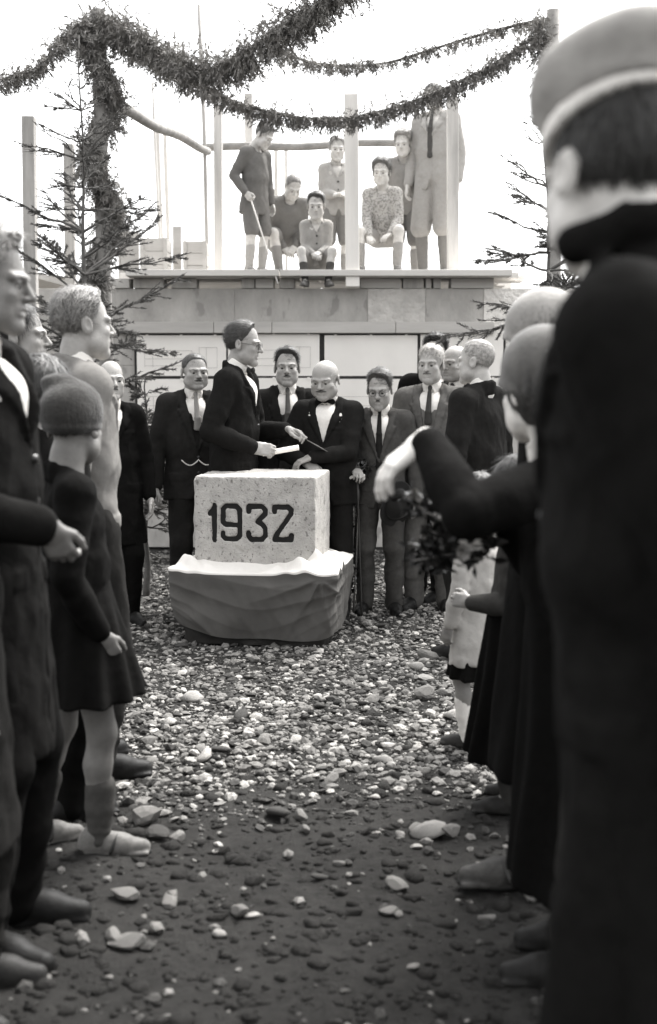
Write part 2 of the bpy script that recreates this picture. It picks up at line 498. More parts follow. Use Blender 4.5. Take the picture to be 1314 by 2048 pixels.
def hand_prims(W, d, n, side, curl, u, spread=0.0, thumb=0.0, fd=None):
    """d: finger direction, n: palm direction; side -1 right, +1 left"""
    d = nrm(d); n = np.asarray(n, float); n = nrm(n - d * (n @ d)); l = np.cross(n, d) * side
    P = []
    W = np.asarray(W, float)
    for i, (ln, off) in enumerate(zip((.072, .080, .074, .058), (.030, .010, -.010, -.029))):
        a = W + l * off * .7 * u; b = W + d * (.092 - .006 * abs(i - 1)) * u + l * off * u
        P.append((Cone(a, b, .0150 * u, .0115 * u), .014 * u))
        dd = nrm(d + l * spread * (1.5 - i)); p = b
        for j, fr in enumerate((.45, .31, .24)):
            ang = curl * (.9, 1.35, .8)[j] * (1 + .06 * (i - 1))
            ax = np.cross(n, dd); 
            c, s = math.cos(ang), math.sin(ang)
            nn = nrm(n - dd * (n @ dd)) if abs(n @ dd) < .999 else n
            nd = dd * c + nn * s; n2 = nn * c - dd * s
            q = p + nd * ln * fr * u
            P.append((Cone(p, q, (.0098 - .0009 * j) * u, (.0089 - .0009 * j) * u), .003 * u))
            p = q; dd = nd
            if j < 2: n = n2
        n = np.cross(d, l) * side * -1; n = nrm(n) if (n @ np.cross(l * side, d)) != 0 else n
        n = np.cross(d, l * side)
    t0 = W + d * .022 * u + l * .026 * u
    t1 = W + d * .055 * u + l * (.052 - .014 * thumb) * u + n * (.012 + .02 * thumb) * u
    t2 = t1 + (d * .030 + l * (.012 - .02 * thumb) + n * (.004 + .012 * thumb)) * u
    t3 = t2 + (d * .026 - l * .012 * thumb + n * .004) * u
    P.append((Cone(t0, t1, .0160 * u, .0125 * u), .012 * u)); P.append((Cone(t1, t2, .0118 * u, .0105 * u), .004 * u))
    P.append((Cone(t2, t3, .0105 * u, .0085 * u), .003 * u))
    P.append((Cone(W - (d if fd is None else fd) * .07 * u, W, .0250 * u, .0225 * u), .015 * u)); P.append((Cone(W, W + d * .03 * u, .0225 * u, .020 * u, stretch=(l, 1.2)), .012 * u))
    return P

class Sk: pass

def skeleton(p, H):
    k = Sk(); hs = p.get('hs', 1.03); u = (H - .247 * hs) / 1.483
    k.hs, k.u, k.H = hs, u, H
    k.hip = np.asarray(p['hip'], float) * u if 'hip' in p else np.array((0, 0, .90 * u))
    lean, roll, tw = [math.radians(a) for a in (p.get('lean', 0), p.get('roll', 0), p.get('twist', 0))]
    k.R = rz(tw) @ ry(roll) @ rx(lean)
    k.q = lambda x, y, z: k.hip + k.R @ (np.array((x, y, z), float) * u)
    k.nb = k.q(0, .018, .578)
    hy, hp, hr = [math.radians(a) for a in p.get('head', (0, 0, 0))]
    k.Rh = rz(tw + hy) @ ry(roll + hr) @ rx(lean * .6 + hp)
    Rn = rz(tw + hy * .5) @ rx(lean * .75 + hp * .6)
    k.hc = k.nb + Rn @ np.array((0, -.028, .010)) * hs + k.Rh @ np.array((0, -.004, .114)) * hs
    k.top = k.hc + k.Rh @ np.array((0, .014, .123)) * hs
    k.nbl = k.Rh.T @ (k.nb - k.hc) / hs
    k.S, k.E, k.W, k.hd = {}, {}, {}, {}
    for s in (-1, 1):
        sw = p.get('sw', 1.0)
        k.S[s] = k.q(s * .168 * sw, .008, .485)
        a = p.get('arms', {}).get(s, {})
        w = a.get('w', (s * .235 * sw, -.05, -.06))
        Wt = k.q(*w)
        k.E[s], k.W[s] = ik(k.S[s], Wt, .298 * u, .262 * u, k.R @ np.array(a.get('pole', (s * .5, 1, -.2)), float))
        fd = nrm(k.W[s] - k.E[s])
        d = k.R @ np.array(a['d'], float) if 'd' in a else fd
        n = k.R @ np.array(a.get('n', (-s, 0, 0)), float)
        k.hd[s] = (d, n, a.get('curl', .35), a.get('thumb', 0.2))
    k.J, k.K, k.A, k.fy = {}, {}, {}, {}
    for s in (-1, 1):
        l = p.get('legs', {}).get(s, {})
        k.J[s] = k.q(s * .088, 0, -.01)
        an = np.array(l.get('a', (s * .105, .03 * s * p.get('stance', 0), .085)), float) * u
        k.K[s], k.A[s] = ik(k.J[s], an, l.get('l1', .418) * u, .395 * u, l.get('pole', (s * .15, -1, 0)))
        k.fy[s] = math.radians(l.get('yaw', s * 14)); 
        k.J[s] = k.J[s]
    return k

_shared = {}
def get_mats():
    if not _shared:
        _shared['eye'] = mat('eye_white', .42, rough=.25, var=.05, bump=0)
        _shared['iris'] = mat('iris', .02, rough=.2, var=.1, bump=0)
    return _shared

def person(p):
    """p: pose and outfit. pos=(px of head, py of head top, depth) or xyz; builds one body mesh, clothes and hair as children"""
    gz = p.get('gz', 0.0); yaw = math.radians(p.get('yaw', 0))
    Rw = rz(yaw)
    px, py, Yd = p['pos']
    T = at(px, py, Yd)
    hatlift = p.get('hatlift', 0.0)
    H = p.get('H')
    if H is None:
        H = T[2] - gz - hatlift
        for _ in range(6):
            k = skeleton(p, H); H += (T[2] - gz - hatlift) - k.top[2]
    k = skeleton(p, H)
    if p.get('H') is not None and p.get('fit_z'): gz = T[2] - hatlift - k.top[2]
    loc = T - Rw @ k.hc; loc[2] = gz
    if 'report' in p: print('PERSON', p['label'], 'H', round(H, 2), 'loc', loc.round(2), 'u', round(k.u, 2))
    u, hs = k.u, k.hs
    vh, vc, vb = p.get('vh', .0048), p.get('vc', .011), p.get('vb', .016)
    sk_m = skin(p.get('skin', .42)); seed = p.get('seed', int(abs(px) * 7 + py)); SM = get_mats()
    o_ = p.get('outfit', {})
    g_ = p.get('girth', 1.0); sw = p.get('sw', 1.0); st_ = 1.46 * (.4 + .6 * sw)
    lat = k.R @ np.array((1., 0, 0))
    fs = np.array(p.get('fs', (1, 1, 1)), float) * hs
    HX = lambda V: k.hc + (np.asarray(V) * fs) @ k.Rh.T
    # ---- body
    B = [Cone(k.q(0, 0, 0), k.q(0, 0, .20), .098 * u * g_, .092 * u * g_, (lat, 1.45)),
         Cone(k.q(0, 0, .22), k.q(0, .008, .42), .100 * u * g_, .095 * u * g_, (lat, 1.45)),
         Cone(k.q(-.15 * sw, .012, .485), k.q(.15 * sw, .012, .485), .052 * u, .052 * u),
         Cone(k.q(0, .015, .50), k.nb, .055 * u, .05 * u)]
    for s in (-1, 1):
        B += [Cone(k.S[s], k.E[s], .048 * u, .041 * u), Cone(k.E[s], k.W[s], .042 * u, .027 * u),
              Cone(k.J[s], k.K[s], .078 * u, .056 * u)]
        calf = k.K[s] * .68 + k.A[s] * .32 + nrm(k.K[s] - k.J[s] + k.K[s] - k.A[s]) * -.012 * u
        B += [Cone(k.K[s], calf, .053 * u, .053 * u), Cone(calf, k.A[s], .052 * u, .036 * u),
              Cone(k.A[s], k.A[s] + rz(k.fy[s]) @ np.array((0, -.11, -.048)) * u, .030 * u, .018 * u)]
    g = Grid.of(B, vb)
    for b in B: g.add(b, .02)
    V0, Q0 = g.net()
    hg = head_grid(vh / hs, k.nbl, p.get('face', {}))
    V1, Q1 = hg.net(); V1 = HX(V1)
    VV, QQ = [V0, V1], [Q0, Q1 + len(V0)]; n = len(V0) + len(V1)
    for s in (-1, 1):
        if p.get('hide_hand') and s in p['hide_hand']: continue
        hp = hand_prims(k.W[s], *k.hd[s][:2], s, k.hd[s][2], u * p.get('handscale', .95), thumb=k.hd[s][3], fd=nrm(k.W[s] - k.E[s]))
        hgr = Grid.of([c for c, kk in hp], p.get('vhand', .0048))
        for c, kk in hp: hgr.add(c, kk)
        Vh, Qh = hgr.net(); VV.append(Vh); QQ.append(Qh + n); n += len(Vh)
    body = obj('person', mesh_np('person', np.vstack(VV), np.vstack(QQ)), sk_m, None, loc, (0, 0, yaw))
    tag(body, p['label'], 'person', p.get('group'))
    def put(name, gr, m, head=False):
        V, Q = gr.net()
        if not len(Q): return None
        return obj(name, mesh_np(name, HX(V) if head else V, Q), m, body)
    # ---- face
    if not p.get('noface'):
        gaze = k.Rh
        for s in (-1, 1):
            obj('eye', sphere_mesh('eye', HX([(s * .0315, -.0752, -.002)])[0], .0134 * hs, gaze, mats=(SM['eye'], SM['iris'])), None, body)
            eb = Grid.of([Cone((s * .012, -.1, .019), (s * .050, -.082, .019), .006, .004)], .0035)
            eb.add(Cone((s * .015, -.0975, .0195), (s * .034, -.0935, .0225), .0024, .0030), .003)
            eb.add(Cone((s * .034, -.0940, .0225), (s * .051, -.0795, .0185), .0034, .0020), .003)
            put('eyebrow', eb, hairm(max(.09, p.get('brow', p.get('hairv', .03)))), True)
        if p.get('moustache'):
            mv, w, t = p['moustache']
            mg = Grid((-.05, -.13, -.085), (.05, -.06, -.03), .0035)
            for s in (-1, 1): mg.add(Cone((s * .004, -.1005, -.0475), (s * w, -.0890, -.0535), t, t * .55), .004)
            X, Y, Z = mg.xyz(); mg.f = mg.f + (wob(X, Y * .3, Z * .5, 420, seed) * .0016).astype(np.float32)
            put('moustache', mg, hairm(mv), True)
        if p.get('beard'):
            bg = Grid((-.08, -.12, -.15), (.08, .02, -.03), .005)
            bg.add(Ell((0, -.062, -.095), (.055, .045, .035)), .01)
            put('beard', bg, hairm(p['beard']), True)
    if p.get('glasses'):
        mb = MB()
        for s in (-1, 1):
            a = np.linspace(0, 2 * np.pi, 19)
            ring = np.stack([s * .033 + .0205 * np.cos(a), -.102 - .004 * np.cos(a) * s * 0 + 0 * a, -.001 + .0185 * np.sin(a)], 1)
            mb.tube(HX(ring), .0017 * hs, 5, False)
            mb.tube(HX([(s * .0535, -.102, .004), (s * .074, -.06, .004), (s * .083, .0, .006), (s * .085, .014, -.004)]), .0014 * hs, 5)
        mb.tube(HX([(-.0125, -.102, .002), (0, -.106, .006), (.0125, -.102, .002)]), .0014 * hs, 5)
        obj('eyeglasses', mb.mesh('eyeglasses'), mat('wire', .03, rough=.35, bump=0, spec=.5), body)
    # ---- hair and hats
    if p.get('hair'):
        V_, Q_ = hair_grid(p.get('vhair', vh) / hs, p['hair'], seed).net()
        V2, Q2 = hair_strands(V_, p['hair'], seed, hs)
        obj('hair', mesh_np('hair', HX(np.vstack([V_, V2])), np.vstack([Q_, Q2 + len(V_)])), hairm(p.get('hairv', .03)), body)
    if p.get('hat'): HATS[p['hat'][0]](p, k, put, body, p['hat'][1], seed, HX)
    # ---- clothes
    if 'shirt' in o_:
        sg = [Cone(k.q(0, .0, .20), k.q(0, .0, .42), .100 * u * g_, .103 * u * g_, (lat, 1.42)),
              Cone(k.q(-.13 * sw, .012, .478), k.q(.13 * sw, .012, .478), .052 * u, .052 * u)]
        g = Grid.of(sg, vc * .8)
        for c in sg: g.add(c, .03)
        g.cut(k.q(0, .0, .3), k.R @ np.array((0, 1., 0)))
        if not o_.get('jacket', {}).get('closed'): put('shirt', g, cloth(o_['shirt']))
        # stand collar with two wings, following the neck
        nd = nrm(k.hc - k.nb); fw = k.R @ np.array((0, -1., 0)); fw = nrm(fw - nd * (fw @ nd)); lt = np.cross(nd, fw)
        rc = max(.0595 * hs, .058 * u)
        cb = k.nb + fw * .004 * u - nd * .012 * u
        g = Grid(k.nb - .14 * u, k.nb + .14 * u, .0055)
        g.add(Cone(cb - nd * .03 * u, cb + nd * .030 * u, rc * 1.10, rc * .96, (lt, 1.03)), .004)
        g.cut(cb + nd * .040 * u - fw * .0, nd + fw * .25)
        for s in (-1, 1):
            a = cb + fw * rc * 1.0 + lt * s * .006 * u + nd * .014 * u
            b = cb + fw * rc * 1.16 + lt * s * .036 * u - nd * .042 * u
            c = cb + fw * rc * .62 + lt * s * rc * .74 + nd * .012 * u
            g.add(Cone(a, b, .0075 * u, .004 * u, None), .004); g.add(Cone(b, c, .004 * u, .006 * u), .006); g.add(Cone(a, c, .007, .006), .005)
        put('collar', g, cloth(o_['shirt']))
    if o_.get('tie'):
        kind, tv = o_['tie']
        yf = -.108 * g_ - .010
        if kind == 'long':
            tz_ = .33 if o_.get('waistcoat') else .16
            T_ = [(Cone(k.q(0, -.064, .556), k.q(0, -.076, .532), .015 * u, .010 * u), .004),
                  (Cone(k.q(0, -.080, .525), k.q(0, yf - .006, .40), .010 * u, .014 * u, (lat, 1.4)), .004),
                  (Cone(k.q(0, yf - .006, .40), k.q(0, yf - .004, tz_), .012 * u, .014 * u, (lat, 1.8)), .006)]
        else:
            T_ = [(Cone(k.q(-.006, -.070, .554), k.q(.006, -.070, .554), .012 * u, .012 * u), .003)]
            for s in (-1, 1): T_.append((Cone(k.q(s * .012, -.072, .554), k.q(s * .050, -.068, .552), .008 * u, .020 * u, (k.R @ np.array((0, 1., 0)), .5)), .003))
        g = Grid.of([c for c, kk in T_], .005)
        for c, kk in T_: g.add(c, kk)
        put('bow_tie' if kind == 'bow' else 'tie', g, cloth(tv))
    qx = lambda X, Y, Z, c: ((X - k.hip[0]) * k.R[0, c] + (Y - k.hip[1]) * k.R[1, c] + (Z - k.hip[2]) * k.R[2, c]) / u
    def torso_cloth(name, c, sleeves=True, inflate=0.0):
        hem, fl, zb = c.get('hem', .13), c.get('flare', .012), c.get('vee', .30)
        tz = c.get('top', .0)
        T_ = [Cone(k.q(0, .004, -hem - .06), k.q(0, .0, .20), (.116 + fl) * u * g_ + inflate, .114 * u * g_ + inflate, (lat, st_)),
              Cone(k.q(0, -.002, .22), k.q(0, .006, .40), .122 * u * g_ + inflate, .116 * u * (g_ * .5 + .5) + inflate, (lat, st_))]
        if p.get('belly'): T_.append(Ell(k.q(0, -.05, .12), np.array((.15, .105 + p['belly'], .16)) * u + inflate, k.R))
        if sleeves:
            T_.append(Cone(k.q(-.145 * sw, .012, .482), k.q(.145 * sw, .012, .482), .066 * u, .066 * u))
            for s in (-1, 1): T_.append(Cone(k.q(s * .150 * sw, .014, .488), k.q(s * .050, .030, .548), .060 * u, .040 * u))
        else:
            for s in (-1, 1): T_.append(Cone(k.q(s * .085, .012, .500), k.q(s * .06, .026, .535), .058 * u, .042 * u))
        SL = []
        if sleeves:
            r = c.get('sleeve', 1.0)
            for s in (-1, 1):
                cuff = k.W[s] - nrm(k.W[s] - k.E[s]) * .022 * u
                SL += [Cone(k.q(s * .155 * sw, .010, .484), k.S[s] * .35 + k.E[s] * .65, .073 * u * r, .062 * u * r, fold=(.0022, 2.2, seed + s)),
                       Cone(k.S[s] * .40 + k.E[s] * .60, k.E[s], .063 * u * r, .058 * u * r, fold=(.0035, 1.7, seed)),
                       Cone(k.E[s], k.E[s] * .55 + cuff * .45, .058 * u * r, .055 * u * r, fold=(.0040, 1.6, seed + 2 * s)),
                       Cone(k.E[s] * .6 + cuff * .4, cuff, .056 * u * r, .0455 * u * r, fold=(.002, 1.3, seed + 4))]
        g = Grid.of(T_ + SL, vc, .01)
        for c_ in T_: g.add(c_, .035 * u)
        X, Y, Z = g.xyz(); x, y, z = qx(X, Y, Z, 0), qx(X, Y, Z, 1), qx(X, Y, Z, 2)
        f = g.f
        w1 = wob(x + .35 * z, y, z * .55 - .25 * x, 20, seed); w2 = wob(x * 1.1 - .3 * z, y * 1.1, z * .8, 40, seed + 9)
        f = f + (.0105 * (np.abs(w1) ** .8 - .4) + .0055 * (np.abs(w2) ** .8 - .4) + .003 * wob(x, y, z * .4, 24, seed + 2)).astype(np.float32) * u * c.get('crease', 1.0)
        wave = c.get('pleat', 0.0)
        if wave: f = f + (wave * np.sin(np.arctan2(x, -y) * c.get('npleat', 18) + 1.3 * np.sin(z * 7)) * np.clip(-(z - .05) * 3, 0, 1)).astype(np.float32)
        f = np.maximum(f, ((-hem + .005 * wob(x, y, z * 0, 7, seed + 3)) - z).astype(np.float32) * u)      # hem
        if c.get('back'):                                                                               # garment closed at the front
            pass
        front = y < .0
        hw = np.clip((z - zb) / (.56 - zb), 0, 1.3) * c.get('vwide', .078)
        if c.get('open'):   # jacket hanging open
            hw = np.maximum(hw, c['open'] * np.clip((.30 - z) * 2.2 + .25, .25, 1.0) * (z < zb + .15))
        if not c.get('closed'):
            wd = np.where(front, (np.abs(x) - hw) * .85 * u, 1.0)
            if not c.get('open'): wd = np.where(z > zb - .005, wd, 1.0)
            f = np.maximum(f, -wd.astype(np.float32))
            if c.get('lapel', 1):
                lw = np.interp(z, [zb - .01, zb + .06, .455, .456, .50, .60], [0, .020, .070, .046, .046, .03])
                m = np.clip((np.minimum(np.abs(x) - hw, hw + lw - np.abs(x))) / .006 + .5, 0, 1) * front * (z > zb - .01) * (z < .60)
                f = f - (.012 * u * m).astype(np.float32)
                ed = np.clip(1 - np.abs(np.abs(x) - hw - lw - .005) / .006, 0, 1) * front * (z > zb) * (z < .57)
                f = f + (.006 * u * ed).astype(np.float32)
                # notch
                nt = np.clip(1 - np.abs(z - .458 - (np.abs(x) - .1) * .25) / .007, 0, 1) * (np.abs(x) > hw + .040) * (np.abs(x) < hw + .075) * front
                f = f + (.001 * u * nt).astype(np.float32)
            if not c.get('open'):
                gr = np.clip(1 - np.abs(x - .014) / .007, 0, 1) * front * (z < zb)
                f = f + (.007 * u * gr).astype(np.float32)
                if c.get('cutaway', 1):
                    ca = (np.abs(x - .014) - np.clip((.0 - z), 0, 1) * .40) * u
                    f = np.maximum(f, np.where(front & (z < .02), -ca, -1).astype(np.float32))
            for s in (-1, 1):
                if c.get('pockets', 1):
                    fl_ = np.minimum(.062 - np.abs(x - s * .115), .024 - np.abs(z - .015))
                    f = f - (.006 * u * np.clip(fl_ / .006 + .5, 0, 1) * front).astype(np.float32)
            if c.get('pockets', 1):
                fl_ = np.minimum(.042 - np.abs(x - .095), .010 - np.abs(z - .375))
                f = f - (.005 * u * np.clip(fl_ / .006 + .5, 0, 1) * front).astype(np.float32)
        # neck opening
        nd = nrm(k.R @ np.array((0, -.25, 1.)))
        g.f = f
        if not c.get('highneck'):
            g.sub(Cone(k.q(0, .0, .555), k.q(0, -.035, .72), .066 * max(u, hs), .085 * max(u, hs), (lat, 1.08)), .006)
        if sleeves and not c.get('highneck'):
            cp = [k.q(*c_) for c_ in ((-.074, -.030, .535), (-.066, .030, .562), (-.040, .068, .578), (0, .082, .582), (.040, .068, .578), (.066, .030, .562), (.074, -.030, .535))]
            for dz_ in (0, -.022, -.044):
                for a_, b_ in zip(cp[:-1], cp[1:]): g.add(Cone(a_ + k.R[:, 2] * dz_ * u, b_ + k.R[:, 2] * dz_ * u, .0165 * u, .0165 * u), .012 * u)
        if c.get('collarup'):
            up_ = c['collarup']
            cp = [k.q(x_, y_, z_ + up_) for x_, y_, z_ in ((-.080, -.045, .545), (-.074, .030, .565), (-.046, .078, .580), (0, .094, .585), (.046, .078, .580), (.074, .030, .565), (.080, -.045, .545))]
            for a_, b_ in zip(cp[:-1], cp[1:]): g.add(Cone(a_, b_, .024 * u, .024 * u), .02 * u)
        for i, c_ in enumerate(SL): g.add(c_, (.03 if i % 4 == 0 else .010) * u)
        X, Y, Z = g.xyz()
        if sleeves: g.f = g.f + (.0050 * (np.abs(wob(X + .4 * Z, Y, .7 * Z - .4 * X, 27, seed + 31)) ** .8 - .4)).astype(np.float32) * u
        return put(name, g, c.get('mat') or cloth(c['v']))
    if o_.get('waistcoat'): torso_cloth('waistcoat', dict(o_['waistcoat'], lapel=0, pockets=0, cutaway=0, flare=-.004, hem=o_['waistcoat'].get('hem', .10)), False, -.004)
    if o_.get('jacket'):
        torso_cloth(o_['jacket'].get('name', 'jacket'), o_['jacket'])
        for i in range(o_['jacket'].get('buttons', 2)):
            zb = o_['jacket'].get('vee', .30)
            if o_['jacket'].get('open') or o_['jacket'].get('closed'): break
            bm = MB(); c = k.q(.005, 0, zb - .035 - .10 * i)
            fr = k.R @ np.array((0, -1., 0)); c = c + fr * (.124 * g_ + .5 * p.get('belly', 0)) * u
            a = np.linspace(0, 2 * np.pi, 11)[:-1]
            up = k.R @ np.array((0, 0, 1.))
            bm.tube([c - fr * .02, c + fr * .004], .011 * u, 10)
            bm.build('button', mat('button', .015, rough=.3, bump=0, spec=.5), body)
    if o_.get('trousers'):
        c = o_['trousers']
        T_ = [(Cone(k.q(0, .0, .0), k.q(0, .0, .12), .112 * u * g_, .106 * u * g_, (lat, 1.45)), .03)]
        for s in (-1, 1):
            lo = k.A[s] + np.array((0, 0, -.022)) * u
            T_ += [(Cone(k.J[s] + lat * 0, k.K[s], .096 * u, .077 * u, fold=(.004, 3.1, seed + s)), .03),
                   (Cone(k.K[s], k.K[s] * .45 + lo * .55, .076 * u, .068 * u, fold=(.005, 2.4, seed + 3)), .02),
                   (Cone(k.K[s] * .45 + lo * .55, lo, .068 * u, .063 * u, fold=(.007, 2.2, seed + 5 * s)), .02)]
        g = Grid.of([a for a, b in T_], vc * 1.1)
        for a, b in T_: g.add(a, b * u)
        X, Y, Z = g.xyz(); g.f = g.f + (.012 * (np.abs(wob(X, Y, Z * .7, 22, seed + 4)) ** .8 - .4)).astype(np.float32)
        put('trousers', g, cloth(c['v']))
    if o_.get('shorts'):
        c = o_['shorts']
        fr = c.get('len', .82); r = c.get('r', 1.0)
        T_ = [(Cone(k.q(0, .0, .0), k.q(0, .0, .12), .110 * u * g_, .106 * u * g_, (lat, 1.4)), .03)]
        for s in (-1, 1):
            e = k.J[s] * (1 - fr) + k.K[s] * fr
            T_.append((Cone(k.J[s], e, .096 * u * r, .090 * u * r, fold=(.004, 2.1, seed + s)), .03))
        g = Grid.of([a for a, b in T_], vc)
        for a, b in T_: g.add(a, b * u)
        put('shorts', g, cloth(c['v']))
    if o_.get('skirt'):
        c = o_['skirt']
        hz = c['hem']; top = c.get('top', .12)
        r0, r1 = c.get('r', (.128, .19))
        T_ = [Cone(k.q(0, .0, top), np.array((k.hip[0] + c.get('dx', 0), k.hip[1] + c.get('dy', 0), hz - .05)), r0 * u, r1 * u, (lat, 1.28))]
        g = Grid.of(T_, vc, .02)
        for a in T_: g.add(a, .02)
        X, Y, Z = g.xyz()
        an = np.arctan2(X - k.hip[0], -(Y - k.hip[1]))
        am = c.get('pleat', .008) * np.clip((k.hip[2] + .1 - Z) / .35, 0, 1.4)
        g.f = g.f + (am * np.sin(an * c.get('n', 16) + 1.2 * np.sin(Z * 6 + an)) + .003 * wob(X, Y, Z * .4, 26, seed)).astype(np.float32)
        g.f = np.maximum(g.f, (hz + .01 * wob(X, Y, Z * 0, 10, seed) - Z).astype(np.float32))
        put('skirt', g, cloth(c['v']))
    for s in (-1, 1):
        if o_.get('socks'):
            c = o_['socks']; fr = c.get('h', .5)
            top = k.A[s] * (1 - fr) + k.K[s] * fr
            mid = k.A[s] * (1 - fr * .6) + k.K[s] * fr * .6
            SKS = [Cone(k.A[s] - np.array((0, 0, .02)) * u, mid, .043 * u, .054 * u, fold=(.0035, 3.3, seed + s)), Cone(mid, top, .055 * u, .0575 * u)]
            g = Grid.of(SKS, vc * .8)
            for a in SKS: g.add(a, .01)
            put('sock', g, cloth(c['v']))
        if o_.get('shoes'):
            c = o_['shoes']; a = k.A[s]; Rf = rz(k.fy[s]) @ rx(c.get('pitch', 0) if isinstance(c, dict) else 0)
            L = lambda x, y, z: a + Rf @ (np.array((x, y, z - .085)) * u)
            fl = (0, 0, 1)
            SH = [(Cone(L(0, .045, .040), L(0, -.085, .036), .036 * u, .041 * u), .02), (Cone(L(0, -.085, .034), L(-.006 * s, -.165, .026), .042 * u, .029 * u), .02),
                  (Cone(L(0, .035, .055), L(0, .022, .105 if c.get('boot') else .075), .040 * u, .043 * u), .02), (Cone(L(0, -.02, .065), L(0, -.09, .045), .034 * u, .030 * u), .02),
                  (Box(L(-.001 * s, -.062, .010), np.array((.040, .128, .010)) * u, Rf, .009 * u), .006)]
            g = Grid.of([x for x, y in SH], p.get('vshoe', .008))
            for x, y in SH: g.add(x, y * u)
            g.cut(L(0, 0, .002), -(Rf @ np.array((0, 0, 1.))))
            so_ = put('shoe', g, mat('leather_%.3f' % c['v'], c['v'], rough=.6, var=.4, scale=30, bump=.4, bscale=80, bdist=.003, spec=.2))
            if c.get('strap'):
                g = Grid.of([Box(L(0, -.062, .010), np.array((.048, .14, .012)) * u, Rf)], .006)
                for x in (Cone(L(0, .045, .006), L(0, -.085, .006), .038 * u, .043 * u), Cone(L(0, -.085, .006), L(-.006 * s, -.168, .006), .043 * u, .030 * u)): g.add(x, .01)
                g.cut(L(0, 0, .015), Rf @ np.array((0, 0, 1.))); g.cut(L(0, 0, .0), -(Rf @ np.array((0, 0, 1.))))
                V_, Q_ = g.net(); obj('sole', mesh_np('sole', V_, Q_), mat('sole', .012, rough=.8), so_)
                mb_ = MB(); a_ = np.linspace(-.2, math.pi + .2, 15)
                mb_.tube([L(.0445 * math.cos(t_), -.050 - .020 * math.sin(t_), .030 + .052 * math.sin(t_)) for t_ in a_], .0065 * u, 6)
                obj('strap', mb_.mesh('strap'), mat('strap', .03, rough=.5, spec=.3), so_)
    body_info[p['label']] = (body, k, Rw, loc)
    return body, k, Rw, loc
body_info = {}

# ---- hats
def hat_beanie(p, k, put, body, v, seed, HX):
    g = Grid((-.14, -.15, -.08), (.14, .16, .20), .006)
    g.add(Ell((0, .016, .048), (.098, .118, .104)), .01)
    g.add(Ell((.045, .035, .140), (.052, .040, .030)), .035)
    g.sub(Ell((.012, .010, .158), (.020, .016, .010)), .015)
    X, Y, Z = g.xyz()
    zr = -.020 + .12 * Y * -.4
    g.f = g.f - (.007 * np.clip(1 - np.abs(Z - (zr + .016)) / .014, 0, 1)).astype(np.float32)
    g.f = g.f + (.0030 * wob(X, Y, Z, 38, seed) + .0012 * np.sin(np.arctan2(X, Y) * 60)).astype(np.float32)
    g.f = np.maximum(g.f, (zr - Z).astype(np.float32))
    put('hat', g, mat('knit_%.3f' % v, v, rough=1, var=.3, scale=60, bump=.6, bscale=150, bdist=.006, spec=.1, sheen=.2), True)

def hat_cloche(p, k, put, body, v, seed, HX):
    g = Grid((-.15, -.18, -.10), (.15, .17, .20), .007)
    g.add(Ell((0, .014, .050), (.100, .122, .108)), .01)
    X, Y, Z = g.xyz()
    zr = -.005 - .30 * Y
    g.f = g.f + (.003 * wob(X, Y, Z, 30, seed)).astype(np.float32)
    g.f = g.f - (.012 * np.clip(1 - (Z - zr) / .028, 0, 1)).astype(np.float32)
    g.f = np.maximum(g.f, (zr - Z).astype(np.float32) * .9)
    put('hat', g, mat('felt_%.3f' % v, v, rough=.95, var=.2, scale=20, bump=.4, bscale=80, bdist=.004, spec=.15, sheen=.2), True)

def hat_cap(p, k, put, body, v, seed, HX):
    """flat cap: floppy crown, band, peak"""
    g = Grid((-.16, -.21, -.01), (.16, .18, .20), .007)
    g.add(Ell((0, -.004, .088), (.116, .146, .058), rx(.12)), .01)
    g.add(Cone((0, .010, .040), (0, .008, .07), .090, .098, ((0, 1, 0), 1.14)), .012)
    X, Y, Z = g.xyz()
    g.f = g.f + (.0035 * wob(X, Y, Z, 32, seed)).astype(np.float32)
    g.f = np.maximum(g.f, (.040 - .10 * Y - Z).astype(np.float32))
    m = mat('felt_%.3f' % v, v, rough=.95, var=.2, scale=20, bump=.4, bscale=80, bdist=.004, spec=.15, sheen=.2)
    o = put('hat', g, m, True)
    g = Grid((-.12, -.22, -.02), (.12, -.02, .12), .006)
    g.add(Ell((0, -.085, .052), (.080, .088, .011), rx(.20)), .004)
    put('hat_peak', g, mat('peak_%.3f' % p.get('peakv', v), p.get('peakv', v), rough=.5, spec=.4), True)

